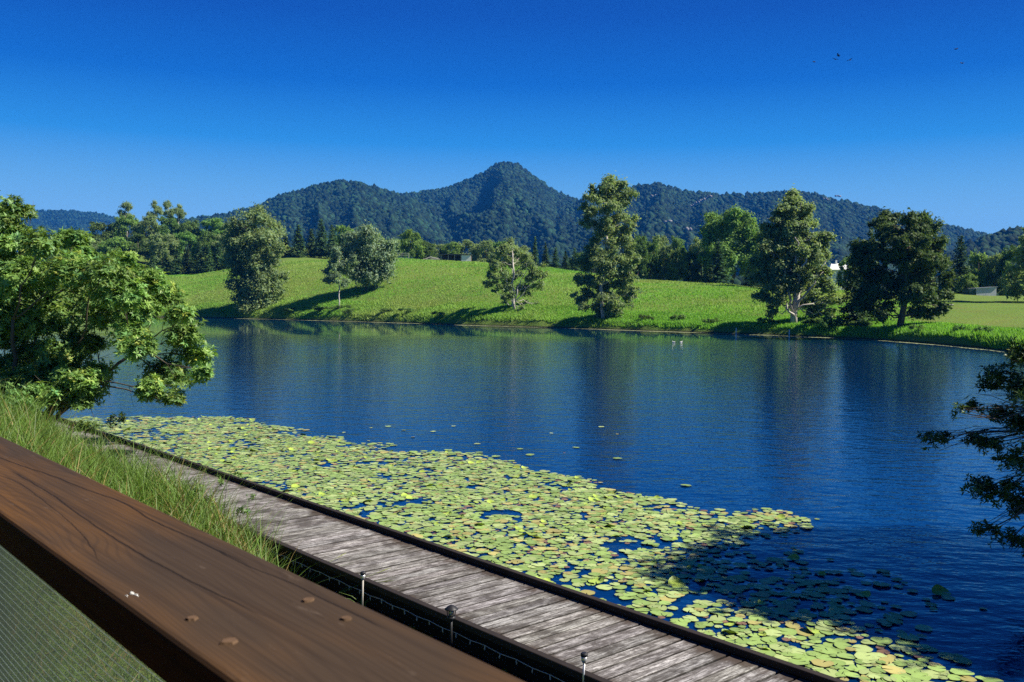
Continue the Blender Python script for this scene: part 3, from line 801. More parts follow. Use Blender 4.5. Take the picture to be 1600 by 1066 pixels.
# plants along the far waterline
BUSH = [(455, 482, 30), (500, 484, 26), (530, 478, 30), (548, 484, 20), (604, 488, 22), (640, 490, 24), (690, 492, 22), (1010, 500, 20), (1060, 504, 26), (1110, 506, 26), (1200, 500, 28), (1270, 498, 40), (1300, 492, 40), (1322, 500, 28), (1352, 510, 30), (1440, 505, 24), (1500, 520, 26), (1535, 520, 30)]
for i, (px, top, w) in enumerate(BUSH):
    Ys = float(np.interp(px, ui, Sv)) + 2.6 + (i % 3)
    near_ = 'left of the airy tree' if px < 800 else 'between tallest and conical eucalypt' if px < 1235 else 'around the dark round-headed tree'
    cnt = sum(1 for b in BUSH[:i] if (b[0] < 800) == (px < 800) and (b[0] < 1235) == (px < 1235))
    plant('bush', 'waterside_shrub', px, top, Ys, w, f'low waterside shrub, {ORD[cnt]} from left of those {near_}', 'shrub', 'shrubs along the far waterline')

# ------------------------------------------------------------------ meadow grass, floating weed
rng = np.random.default_rng(21)
def blades(P, h, wid, lean, col, seg=1):
    n = len(P)
    a = rng.random(n) * 2 * PI
    side = np.stack([np.cos(a), np.sin(a), 0 * a], -1)
    b = rng.random(n) * 2 * PI
    ld = np.stack([np.cos(b), np.sin(b), 0 * b], -1) * (lean * h)[:, None]
    up = np.array([0, 0, 1.0])
    if seg == 1:
        V = np.stack([P - side * wid[:, None], P + side * wid[:, None], P + ld + up * h[:, None]], 1).reshape(-1, 3)
        return V, np.arange(n * 3).reshape(-1, 3), np.repeat(col, 3, axis=0)
    Vs, Fs, K = [], [], seg + 1
    for i in range(K):
        t = i / seg
        c = P + ld * t * t + up * (h * (t - 0.25 * t * t * np.minimum(lean, 1.5)))[:, None]
        w = wid * (1 - t * 0.92)
        Vs.append(c - side * w[:, None]); Vs.append(c + side * w[:, None])
    V = np.stack(Vs, 1).reshape(-1, 3)
    base = np.arange(n)[:, None] * (2 * K)
    F = np.concatenate([base + np.array([[2 * i, 2 * i + 1, 2 * i + 3, 2 * i + 2]]) for i in range(seg)], 0)
    return V, F, np.repeat(col, 2 * K, axis=0)
n = 260000
u = rng.random(n) * 1500 + 180
Sd, Cd = np.interp(u, ui, Sv), np.interp(u, uc, Cv)
t = rng.random(n)
t = np.where(rng.random(n) < 0.25, t * 0.12, t)
y = Sd + 0.6 + t * (Cd - Sd) * 1.1
x = (u - 800) / FPX * y
z = terr(x, y)
mow = np.clip((u - 1380) / 80, 0, 1) * (t > 0.12)
h = (0.14 + 0.20 * rng.random(n)) * (0.6 + 0.9 * fbm(x / 9, y / 9, 3)) * (1 - 0.75 * mow) * np.where(t < 0.03, np.where(u > 1440, 2.0, 1.4), 1)
pat = fbm(x / 7, y / 5, 4); pat2 = fbm(x / 30 + 9, y / 22, 3)
lum = (0.78 + 0.46 * pat) * (0.91 + 0.18 * rng.random(n))
dry = np.clip((pat2 - 0.48) * 5, 0, 1) * 0.7 + np.clip((fbm(x / 14, y / 10 + 40, 3) - 0.55) * 6, 0, 1) * 0.5 + rng.random(n) * 0.25
C = np.stack([lum * (0.80 + 0.5 * dry), lum * (1.04 + 0.0 * dry), lum * (1.0 + 0.9 * dry)], -1)
k = (z > 0.15) & (h > 0.05)
V, F, CC = blades(np.stack([x, y, z - 0.05], -1)[k], h[k], 0.05 + 0.09 * rng.random(k.sum()), 0.3 + 0.5 * rng.random(k.sum()), C[k])
o = new_mesh('meadow_grass', V, F, M['meadowblade'], CC)
tag(o, 'long bright green grass over the sloping meadow across the lake', 'grass', kind='stuff')
# pale floating weed along the far waterline
u = np.arange(-100, 1680, 2.0)
Sd = np.interp(u, ui, Sv) + 1.6 * (fbm(u / 60, u * 0) - 0.5) * 2
w0 = 1.2 + 2.2 * fbm(u / 37, u * 0 + 3, 3) * np.interp(u, [0, 600, 1300, 1600], [1.6, 1.2, 0.6, 0.9])
V, F = [], []
for i in range(len(u)):
    for yy in (Sd[i] + 0.1, Sd[i] - w0[i] * (0.8 + 0.4 * rng.random())):
        V.append(((u[i] - 800) / FPX * yy, yy, 0.012))
    if i: F.append((2 * i - 2, 2 * i, 2 * i + 1, 2 * i - 1))
o = new_mesh('floating_weed', V, F, M['weed'], np.tile(0.7 + 0.5 * rng.random((len(V), 1)), (1, 3)))
tag(o, 'pale strip of floating weed along the far waterline', 'water weed', kind='stuff')

# ------------------------------------------------------------------ boardwalk
BZ = 0.40
QN, QF = 1.742 * (EYE - BZ), 2.219 * (EYE - BZ)
bw = empty('boardwalk', (0, 0, 0), BW_ROT)
tag(bw, 'weathered grey plank boardwalk with dark edge beams running along the lily raft', 'boardwalk')
brnd = random.Random(8)
mb = MB()
xx = -38.0
while xx < 3.5:
    w = 0.185 + 0.02 * brnd.random()
    g_ = 0.82 + 0.32 * brnd.random()
    dz = (brnd.random() - 0.5) * 0.008
    x1_ = xx + w - 0.018 - 0.007 * brnd.random()
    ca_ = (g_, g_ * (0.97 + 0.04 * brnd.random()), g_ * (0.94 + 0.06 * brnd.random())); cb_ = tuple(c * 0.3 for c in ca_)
    t0_, t1_ = (brnd.random() - .5) * 0.01, (brnd.random() - .5) * 0.01
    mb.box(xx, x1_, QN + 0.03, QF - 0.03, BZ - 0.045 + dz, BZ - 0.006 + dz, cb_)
    vs_, fs_ = [], []
    xs_ = (xx, xx + 0.010, (xx + x1_) / 2, x1_ - 0.010, x1_)
    zs_ = (-0.0055, 0.0, -0.003, 0.0, -0.0055)
    for (yy_, tt_) in ((QN + 0.03, t0_), (QF - 0.03, t1_)):
        vs_ += [(x_ + tt_, yy_, BZ + dz + z_) for x_, z_ in zip(xs_, zs_)]
    b__ = len(mb.V)
    mb.add(vs_, [(k, k + 1, k + 6, k + 5) for k in range(4)], ca_)
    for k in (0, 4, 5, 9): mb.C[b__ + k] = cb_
    xx += w
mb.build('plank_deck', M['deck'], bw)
for q0, nm in ((QF - 0.06, 'edge_beam'), (QN - 0.03, 'edge_beam')):
    mb = MB(); mb.box(-38, 3.5, q0, q0 + 0.09, BZ + 0.006, BZ + 0.085); mb.build(nm, M['kerb'], bw, bevel=0.012)
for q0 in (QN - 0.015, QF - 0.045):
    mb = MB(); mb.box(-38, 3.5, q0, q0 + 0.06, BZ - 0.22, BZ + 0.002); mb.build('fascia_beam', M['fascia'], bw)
for i in range(15):
    for q0 in (QN + 0.16, QF - 0.16):
        mb = MB(); mb.tube([(-36 + i * 2.7, q0, -1.3), (-36 + i * 2.7, q0, BZ - 0.05)], 0.075, 10); mb.build('post', M['kerb'], bw, smooth=True)
# string of lights on the near fascia
sg = empty('string_lights', (0, 0, 0), BW_ROT)
tag(sg, 'thin pale string of fairy lights hung along the near edge of the boardwalk', 'string lights')
pts, bulbs = [], []
for i in range(0, 121):
    xx = -15 + i * 0.125
    pts.append((xx, QN - 0.045, BZ - 0.055 - 0.012 * math.sin(i * PI / 4) ** 2 + 0.006 * (brnd.random() - 0.5)))
    if i % 2 == 0: bulbs.append(pts[-1])
mb = MB(); mb.tube(pts, 0.004, 5); mb.build('cable', M['cable'], sg)
mb = MB(); mb.tube([(0, 0, 0), (0, 0, -0.018), (0, 0, -0.04), (0, 0, -0.055)], [0.005, 0.007, 0.009, 0.003], 7)
b0 = mb.build('bulb', M['cable'], sg, smooth=True)
for i, p in enumerate(bulbs):
    b = b0 if i == 0 else b0.copy()
    if i: COL.objects.link(b)
    b.parent = sg; b.location = p; b.rotation_euler = (0.3 * (brnd.random() - .5), 0.5 * (brnd.random() - .5), 0)

def stake(px, base_py, kind, label):
    p = onz(px, base_py, BZ + 0.03)
    r = empty('garden_light', (p.x, p.y, BZ + 0.02))
    tag(r, label, 'garden light', 'solar stake lights on the boardwalk edge')
    mb = MB()
    if kind == 'lantern':
        mb.tube([(0, 0, -0.2), (0, 0, 0.13)], 0.014, 10); mb.build('stake', M['black'], r, True)
        mb = MB(); mb.tube([(0, 0, 0.13), (0, 0, 0.15), (0, 0, 0.165)], [0.045, 0.05, 0.03], 14); mb.build('base_cup', M['black'], r, True)
        mb = MB()
        for k in range(6):
            a = k * PI / 3
            mb.tube([(0.038 * math.cos(a), 0.038 * math.sin(a), 0.16), (0.048 * math.cos(a), 0.048 * math.sin(a), 0.235)], 0.006, 5)
        mb.build('cage', M['black'], r)
        mb = MB(); mb.tube([(0, 0, 0.162), (0, 0, 0.233)], 0.022, 10); mb.build('lens', M['silver'], r, True)
        mb = MB(); mb.tube([(0, 0, 0.235), (0, 0, 0.245), (0, 0, 0.275), (0, 0, 0.285)], [0.075, 0.07, 0.03, 0.008], 16); mb.build('cap', M['black'], r, True)
    else:
        mb.tube([(0, 0, -0.2), (0.008, 0, 0.17)], 0.011, 10); mb.build('stake', M['silver'] if kind == 'silver' else M['woodgrey'], r, True)
        mb = MB(); mb.tube([(0.008, 0, 0.17), (0.008, 0, 0.19), (0.008, 0, 0.235)], [0.016, 0.026, 0.032], 14); mb.build('lens', M['silver'], r, True)
        mb = MB(); mb.tube([(0.008, 0, 0.236), (0.008, 0, 0.262), (0.008, 0, 0.27)], [0.034, 0.034, 0.024], 14); mb.build('cap', M['black'], r, True)
stake(566, 926, 'grey', 'slender grey stake light with small round head, farthest along the boardwalk edge')
stake(705, 984, 'lantern', 'black caged lantern stake light with a wide cap on the boardwalk edge')
stake(911, 1062, 'silver', 'tall silver stake light with a dark square cap, nearest on the boardwalk')

# ------------------------------------------------------------------ railing
RH = 0.304
Q0, Q1 = 1.03 * RH, 1.637 * RH
rl = empty('deck_railing', (0, 0, 0), BW_ROT)
tag(rl, 'thick dark brown timber handrail with wire mesh below, close across the lower left', 'railing')
zt, zb = EYE - RH, EYE - RH - 0.046
mb = MB()
NS = 60
for (x0, x1) in ((-6.0, 4.0),):
    mb.box(x0, x1, Q0, Q1, zb, zt)
mb.build('handrail', M['rail'], rl, bevel=0.007)
# bearer under the rail
mb = MB(); mb.box(-6, 4, Q0 + 0.035, Q0 + 0.08, zb - 0.04, zb - 0.001); mb.build('bearer', M['rail'], rl, bevel=0.004)
for xx in (-4.9, -3.1, 2.0):
    mb = MB(); mb.box(xx - 0.045, xx + 0.045, Q0 + 0.085, Q0 + 0.175, 2.6, zb - 0.001); mb.build('post', M['rail'], rl, bevel=0.006)
mb = MB()
ym = Q1 - 0.012
xx = -4.2
while xx < 0.6:
    mb.tube([(xx, ym, 2.75), (xx, ym, zb - 0.005)], 0.0007, 4, (1.0, 1.1, 1.0), cap=False); xx += 0.0052
zz = 2.76
while zz < zb - 0.01:
    mb.tube([(-4.2, ym - 0.002, zz), (0.6, ym - 0.002, zz)], 0.0008, 4, (9, 9, 9), cap=False); zz += 0.0155
mb.build('wire_mesh', leaf_mat('coated_wire', (0.035, 0.045, 0.04), trans=0.0, rough=0.5, spec=0.2), rl)
# timber plugs, a dropping
def inrail(px, py):
    p = onz(px, py, zt)
    return p.dot(DX), p.dot(NX)
PLUGM = simple('pale_timber_plug', (0.105, 0.06, 0.03), 0.8, var=0.5, scale=60)
for (px, py, r) in ((482, 939, 0.007), (541, 968, 0.0065), (358, 1004, 0.0085), (300, 968, 0.006)):
    a, b = inrail(px, py)
    mb = MB()
    ring = [(a + r * 0.9 * math.cos(k * PI / 6) * (0.8 + 0.4 * brnd.random()), b + r * math.sin(k * PI / 6) * (0.8 + 0.4 * brnd.random())) for k in range(12)]
    vs = [(x_, y_, zt - 0.002) for x_, y_ in ring] + [(a + (x_ - a) * .8, b + (y_ - b) * .8, zt + 0.0022) for x_, y_ in ring]
    mb.add(vs, [tuple(range(12, 24))] + [(k, (k + 1) % 12, 12 + (k + 1) % 12, 12 + k) for k in range(12)])
    mb.build('timber_plug', PLUGM, rl)
a, b = inrail(209, 929)
mb = MB()
mb.tube([(a - 0.011, b + 0.001, zt), (a - 0.007, b, zt), (a - 0.003, b - 0.001, zt), (a + 0.001, b, zt), (a + 0.005, b + 0.0012, zt), (a + 0.010, b + 0.001, zt)], [0.0004, 0.0014, 0.0021, 0.0009, 0.0013, 0.0003], 8)
mb.tube([(a - 0.003, b - 0.008, zt), (a, b - 0.007, zt), (a + 0.003, b - 0.0075, zt)], [0.0003, 0.0009, 0.0003], 6)
o = mb.build('bird_dropping', M['white'])
o.rotation_euler = (0, 0, BW_ROT)
tag(o, 'small white dropping smeared on the dark handrail', 'dropping')
# the deck the viewer stands on
dk = MB(); xx = -6.0
while xx < 4:
    dk.box(xx, xx + 0.135, -3.0, Q0 + 0.16, 2.56, 2.59); xx += 0.14
o = dk.build('viewing_deck', M['rail']); o.rotation_euler = (0, 0, BW_ROT)
tag(o, kind='structure')

mb = MB(); mb.box(-7, 5, -3.3, -0.35, 5.35, 5.45)
o = mb.build('roof', M['rail']); o.rotation_euler = (0, 0, BW_ROT); tag(o, kind='structure')  # unseen roof, added to keep sky light off the handrail's near face
mb = MB(); mb.box(-7, 5, -3.2, -3.05, 2.55, 5.34)
o = mb.build('wall', M['rail']); o.rotation_euler = (0, 0, BW_ROT); tag(o, kind='structure')  # unseen wall behind the viewer, added to darken the handrail's near face

# ------------------------------------------------------------------ near bank grass
rng = np.random.default_rng(33)
n = 34000
s = 6 + 24 * rng.random(n)
q = 2.2 + 4.15 * rng.random(n) ** 0.6
s_edge = np.interp(q, [5.0, 5.9, 6.3], [10.0, 11.6, 12.8])
k = (s > s_edge + rng.normal(size=n) * 0.5) & (fbm(s * 1.3, q * 1.3, 3) > 0.36)
s, q = s[k], q[k]
x = -DX.x * s + NX.x * q; y = -DX.y * s + NX.y * q
z = terr(x, y)
n = len(x)
h = 0.95 * (0.28 + 0.42 * rng.random(n) + 0.4 * (rng.random(n) < 0.1)) * (0.45 + 1.2 * fbm(x * 0.9, y * 0.9, 3))
lum = 0.65 + 0.8 * rng.random(n)
dry = (rng.random(n) < 0.06 + 0.16 * (fbm(s * 0.8 + 11, q * 1.2, 3) > 0.56)) * 1.0
C = np.stack([lum * (1 + 1.1 * dry), lum * (1 - 0.05 * dry), lum * (1 + 0.9 * dry)], -1)
V, F, CC = blades(np.stack([x, y, z - 0.03], -1), h, 0.006 + 0.007 * rng.random(n), 0.3 + 0.9 * rng.random(n) ** 2, C, 4)
o = new_mesh('bank_grass', V, F, M['blade'], CC)
tag(o, 'tall mixed grass growing on the bank between handrail and boardwalk', 'grass', kind='stuff')
# shaded grass and litter on the ground below the mesh
n = 30000
s = -1 + 13 * rng.random(n); q = 0.6 + 4.2 * rng.random(n)
x = -DX.x * s + NX.x * q; y = -DX.y * s + NX.y * q
z = terr(x, y)
lum = 0.5 + 0.9 * rng.random(n); dry = (rng.random(n) < 0.38) * 1.0
C = np.stack([lum * (1 + 1.0 * dry), lum * (1 - 0.1 * dry), lum * (1 + 0.9 * dry)], -1)
V, F, CC = blades(np.stack([x, y, z - 0.02], -1), 0.08 + 0.14 * rng.random(n), 0.003 + 0.004 * rng.random(n), 0.5 + 1.2 * rng.random(n), C, 3)
o = new_mesh('short_grass', V, F, M['blade'], CC)
tag(o, 'short grass with dry stalks on the ground seen through the wire mesh', 'grass', kind='stuff')
# leaning seed-head stalks at the dark edge
def stalk(px, py, z, L_, lean, label, seed):
    rr = random.Random(seed)
    p = onz(px, py, z)
    r = empty('grass_tuft', p)
    tag(r, label, 'grass tuft', 'stray tufts at the boardwalk edge')
    mb, hb = MB(), MB()
    for k in range(7):
        a = rr.random() * 6.28
        l = L_ * (0.5 + 0.6 * rr.random())
        e = [Vector((math.cos(a) * lean * l * t * t + 0.01 * k, math.sin(a) * lean * l * t * t, l * (t - 0.3 * t * t))) for t in (0, .35, .7, 1)]
        mb.tube(e, [0.004, 0.004, 0.003, 0.001], 4, (0.9 + 0.4 * rr.random(), 1.1, 0.8))
        if k < 3: hb.tube([e[3] - (e[3] - e[2]) * 0.3, e[3], e[3] + (e[3] - e[2]) * 0.25], [0.003, 0.007, 0.002], 5, (2.4, 1.6, 2.5))
    mb.build('blades', M['blade'], r); hb.build('seed_heads', M['blade'], r)
stalk(478, 922, 0.12, 0.5, 1.2, 'leaning tuft with tan seed heads at the dark boardwalk edge, leftmost of the stray tufts', 1)
stalk(520, 945, 0.10, 0.5, 1.4, 'second stray tuft along the dark boardwalk edge, arching over the gap', 2)
stalk(562, 958, 0.10, 0.42, 0.8, 'bright tuft sprouting just below the farthest stake light', 3)
stalk(638, 988, 0.05, 0.22, 1.2, 'short green tuft in the dark gap left of the black lantern', 4)
stalk(668, 1000, 0.05, 0.18, 1.4, 'tiny pale tuft in the dark gap just below the black lantern', 5)
stalk(785, 1052, 0.05, 0.2, 0.5, 'lone upright tuft in the dark gap, nearest the viewer', 6)

# ------------------------------------------------------------------ leafy shrub and overhanging tree (rosettes of real leaves)
def leaf_unit():
    prof = [(0.0, 0.0), (0.18, 0.30), (0.5, 0.42), (0.8, 0.26), (1.0, 0.0)]
    return prof
def rosettes(P, Ax, L_, k, col, rng, wide=0.42):
    """k folded leaves round each twig tip"""
    n = len(P)
    Ax = Ax / np.linalg.norm(Ax, axis=1, keepdims=True)
    ref = rng.normal(size=(n, 3))
    a = np.cross(Ax, ref); a /= np.linalg.norm(a, axis=1, keepdims=True); b = np.cross(Ax, a)
    Vs, Cs = [], []
    for j in range(k):
        w = 2 * PI * (j / k + rng.random(n) * 0.12)
        out = a * np.cos(w)[:, None] + b * np.sin(w)[:, None]
        el = (0.1 + 0.75 * rng.random(n))[:, None]
        d = out * np.sqrt(1 - np.minimum(el, .95) ** 2) + Ax * el
        sd = np.cross(d, Ax); sd /= np.linalg.norm(sd, axis=1, keepdims=True) + 1e-9
        nr_ = np.cross(sd, d)
        l = (L_ * (0.65 + 0.6 * rng.random(n)))[:, None]
        bend = -nr_ * l * (0.12 + 0.2 * rng.random((n, 1)))
        m1, m2 = P + d * l * 0.45, P + d * l + bend
        base = P + d * l * 0.05
        wd = sd * l * wide * 0.5
        fold = nr_ * l * 0.07
        Vs.append(np.stack([base, m1 + wd + fold, m1, m1 - wd + fold, m2], 1))
        cc = col * (0.8 + 0.4 * rng.random((n, 1)))
        Cs.append(np.repeat(cc[:, None, :], 5, 1))
    V = np.concatenate(Vs, 0).reshape(-1, 3); C = np.concatenate(Cs, 0).reshape(-1, 3)
    b0 = np.arange(n * k)[:, None] * 5
    F = np.concatenate([b0 + np.array([[0, 1, 2]]), b0 + np.array([[1, 4, 2]]), b0 + np.array([[0, 2, 3]]), b0 + np.array([[2, 4, 3]])], 0)
    return V, F, C
def near_tree(name, label, cat, base, lobes, joints, n, L_, k, m, seed, bark, r0, up=0.5, cr=0.45, clumps=9, fine=None):
    rng = np.random.default_rng(seed)
    root = empty(name, base)
    tag(root, label, cat)
    base = Vector(base)
    lob = [(l[0] - base.x, l[1] - base.y, l[2] - base.z, l[3], l[3], l[3] * 0.85) for l in lobes]
    idx = []
    P, Nn, B = crown_pts(lob, n, rng, clumps=clumps, cr=cr, shell=0.8, weight=None if fine is None else [8.0 if i < fine else 0.9 for i in range(len(lob))], index=idx)
    LL = np.full(len(P), L_) if fine is None else np.where(np.array(idx) < fine, L_, L_ * 2.2)
    Ax = Nn * 0.6 + np.array([0, 0, up])
    young = (rng.random(len(P)) < 0.06)[:, None]
    col = tint(B, rng, 0.12, 0.3)
    col = np.where(young, col * np.array([1.9, 1.35, 1.2]), col)
    V, F, C = rosettes(P, Ax, LL, k, col, rng, 0.36)
    mb = MB()
    js = [Vector(j) - base for j in joints]
    mains = []
    for j in js:
        mains.append(limb(mb, (rng.normal() * 0.1, rng.normal() * 0.1, -0.2), j, r0, r0 * 0.45, rng, 8, 0.07, 0.06, 6))
    for l in lob:
        c = Vector(l[:3])
        bp = min((p for mm in mains for p in mm[2:]), key=lambda p: (p - c).length)
        ps = limb(mb, bp, c, r0 * 0.33, r0 * 0.1, rng, 6, 0.05, 0.05)
        for q_ in range(5):
            e = c + Vector(rng.normal(size=3)) * l[3] * 0.55
            limb(mb, ps[3 + q_ % 2], e, r0 * 0.1, r0 * 0.04, rng, 4, 0.05, seg=3)
    mb.build('trunk', bark, root, smooth=True)
    new_mesh('crown', V, F, m, C, parent=root)
    return root
SL = [(120, 602, 34), (152, 592, 26), (135, 628, 24), (95, 630, 22), (95, 590, 34), (70, 620, 28), (40, 630, 24), (115, 570, 30), (30, 600, 30), (-5, 610, 36), (50, 560, 34), (90, 560, 30), (150, 545, 26), (60, 625, 20), (25, 330, 22), (190, 470, 34), (130, 400, 20), (-30, 335, 40), (5, 350, 30), (-30, 420, 60), (30, 385, 35), (70, 385, 28), (112, 380, 24), (40, 440, 52), (115, 435, 46), (165, 425, 26), (190, 412, 20), (228, 448, 34), (80, 500, 52), (160, 492, 44), (222, 492, 38), (262, 470, 26), (285, 495, 22), (278, 530, 32), (212, 548, 36), (305, 560, 26), (260, 590, 32), (235, 615, 24), (268, 625, 20), (318, 588, 20), (0, 520, 56), (-60, 500, 70), (15, 580, 34), (108, 600, 26), (140, 612, 24), (85, 605, 18), (-60, 590, 60), (120, 545, 30)]
rs = random.Random(3)
YS = 22.5
bs_ = onz(42, 648, 1.2); bs_ = Vector((bs_.x, bs_.y, tz(bs_.x, bs_.y)))
YS = bs_.y
lobes = []
for px, py, r in SL:
    Yd = YS + rs.uniform(-1.3, 1.3)
    p = at(px, py, Yd)
    lobes.append((p.x, p.y, p.z, 1.04 * r / FPX * Yd))
near_tree('leafy_shrub', 'large bushy shrub with whorled bright leaves leaning over the boardwalk at the left', 'shrub', bs_, lobes,
          [at(120, 545, YS), at(205, 555, YS + .6), at(20, 500, YS - .6), at(70, 470, YS + .8), at(-40, 500, YS), at(150, 600, YS - 0.5)], 19000, 0.135, 7, M['shrubleaf'], 41, M['darkbark'], 0.075, cr=0.62, clumps=10)
# dark sprig and small leafy plant beside the boardwalk
def sprig(name, label, px, py, spec, n, seed, m, L_=0.07):
    b = onz(px, py, 0.5); b.z = tz(b.x, b.y)
    lob = []
    for (x_, y_, r) in spec:
        p = at(x_, y_, b.y + random.Random(seed + x_).uniform(-.2, .2)); lob.append((p.x, p.y, p.z, r / FPX * b.y))
    near_tree(name, label, 'plant', b, lob, [lob[0][:3], lob[-1][:3]], n, L_, 6, m, seed, M['darkbark'], 0.012, cr=0.6, clumps=6)
sprig('leafy_plant', 'dark leafy sprigs hanging over the boardwalk beneath the large shrub', 118, 700, [(140, 668, 18), (178, 664, 14), (190, 655, 9), (120, 672, 14), (160, 690, 8)], 110, 51, M['shade_leaf'], 0.10)
sprig('leafy_plant', 'small-leaved green plant reaching over the boardwalk from the end of the grass', 350, 830, [(310, 768, 12), (345, 755, 9), (375, 745, 8), (330, 790, 14), (380, 800, 12), (395, 778, 7), (300, 790, 14)], 130, 52, M['shrubleaf'], 0.055)
for i, (px, py, w, tp, lb) in enumerate([(8, 672, 90, 610, 'dark scrubby bush at the foot of the large shrub, by the left picture edge'), (62, 676, 76, 628, 'low scrubby bush hiding the foot of the leaning shrub trunk'), (104, 682, 60, 640, 'small scrubby bush at the boardwalk end under the large shrub')]):
    b = onz(px, py, 0.9); b = onz(px, py, tz(b.x, b.y))
    kk = PROTO['bush'][i % 3]
    o = copy_tree(kk)
    wm = w / FPX * b.y / PW['bush']; hm = ((py - tp) / FPX * b.y) / PH['bush']
    o.name = 'scrubby_bush'; o.location = (b.x, b.y, tz(b.x, b.y) - 0.05); o.scale = (wm, wm, hm); o.rotation_euler = (0, 0, i * 2.0)
    tag(o, lb, 'bush', 'scrub under the large shrub')
# overhanging tree at the right
RL = [(1590, 560, 22), (1560, 590, 20), (1600, 610, 26), (1545, 605, 14), (1520, 640, 14), (1555, 650, 16), (1590, 665, 22), (1500, 645, 9), (1455, 688, 14), (1475, 684, 9), (1520, 690, 14), (1545, 695, 18), (1575, 720, 16), (1610, 730, 30), (1530, 765, 18), (1560, 775, 22), (1600, 790, 26), (1540, 830, 16), (1575, 845, 16), (1620, 860, 30), (1640, 620, 40), (1660, 700, 40), (1580, 760, 14), (1605, 700, 16), (1640, 560, 30)]
lobes = []
for px, py, r in RL:
    Yd = 12 + rs.uniform(-0.7, 0.7)
    p = at(px, py, Yd); lobes.append((p.x, p.y, p.z, 1.25 * r / FPX * Yd))
tb = Vector((11.8, 11.6, tz(11.8, 11.6)))
rs = random.Random(12)
for i in range(300):
    a, b_, hh = rs.uniform(0, 2 * PI), rs.random() ** 0.5, rs.uniform(2.8, 6.0)
    cx, cyy = 11.6 + 4.2 * b_ * math.cos(a), 12.3 + 3.2 * b_ * math.sin(a)
    if cx - 0.75 < 0.56 * cyy + 0.25: continue
    if (cx - 1.06 * hh) * NX.x + (cyy + 0.13 * hh) * NX.y < 11.0: continue
    lobes.append((cx, cyy, hh, 0.75))
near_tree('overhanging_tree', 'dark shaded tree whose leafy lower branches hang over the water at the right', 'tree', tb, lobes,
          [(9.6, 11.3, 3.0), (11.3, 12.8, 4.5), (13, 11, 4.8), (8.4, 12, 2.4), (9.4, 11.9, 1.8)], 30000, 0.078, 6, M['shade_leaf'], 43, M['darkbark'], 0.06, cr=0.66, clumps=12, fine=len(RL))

# ------------------------------------------------------------------ lily pads
LILY = [(120, 655), (300, 652), (372, 656), (440, 668), (450, 680), (560, 690), (600, 704), (700, 712), (770, 716), (800, 732), (850, 738), (905, 752), (950, 772), (1010, 785), (1100, 800), (1240, 805), (1262, 818), (1200, 832), (1112, 845), (1090, 872), (1115, 900), (1135, 930), (1180, 958), (1255, 985), (1330, 1000), (1420, 1030), (1600, 1110), (1500, 1180), (1250, 1066)]
PLY = [onz(px, py, 0)[:2] for px, py in LILY]
qf = QF + 0.12
PLY = PLY[:-1] + [tuple(sq(2.5, qf, 0)[:2]), tuple(sq(34, qf, 0)[:2])]
def inside(x, y, poly):
    c = np.zeros(np.shape(x), bool)
    j = len(poly) - 1
    for i in range(len(poly)):
        xi, yi = poly[i]; xj, yj = poly[j]
        c ^= ((yi > y) != (yj > y)) & (x < (xj - xi) * (y - yi) / (yj - yi + 1e-12) + xi)
        j = i
    return c
rng = np.random.default_rng(77)
cand_n = 160000
xs = [p[0] for p in PLY]; ys = [p[1] for p in PLY]
cx = rng.random(cand_n) * (max(xs) - min(xs) + 2) + min(xs) - 1
cyy = rng.random(cand_n) * (max(ys) - min(ys) + 2) + min(ys) - 1
jx, jy = (fbm(cx * 0.9, cyy * 0.9, 3) - 0.5) * 1.6, (fbm(cx * 0.9 + 50, cyy * 0.9, 3) - 0.5) * 1.6
g1_, g2_ = rng.normal(size=(2, cand_n)) * 0.17
ins = inside(cx + jx + g1_, cyy + jy + g2_, PLY)
shady = inside(cx + jx + g1_ * 2, cyy + jy + g2_ * 2, [onz(px, py, 0)[:2] for px, py in [(1080, 850), (1200, 880), (1330, 930), (1420, 990), (1560, 1040), (1620, 1110), (1500, 1110), (1300, 1010), (1150, 970), (1090, 900)]])
ins |= shady & (rng.random(cand_n) < 0.3)
qq = cx * NX.x + cyy * NX.y
ins &= (qq > qf)
ext = inside(cx, cyy, [onz(px, py, 0)[:2] for px, py in [(1340, 770), (1500, 765), (1640, 800), (1640, 900), (1450, 960), (1250, 960), (1120, 880), (1300, 840)]])
gaps = fbm(cx * 1.1, cyy * 1.1, 4)
keep = ins & (gaps > 0.385) | (ins & (rng.random(cand_n) < 0.12)) | (ext & (fbm(cx * 1.1 + 7, cyy * 0.8, 3) > 0.60) & (rng.random(cand_n) < 0.035)) | ((~ins) & (rng.random(cand_n) < 0.0006) & (cyy < 30))
keep &= (qq > qf)
cx, cyy = cx[keep], cyy[keep]
rr = 0.046 + 0.082 * rng.random(len(cx)) ** 1.25
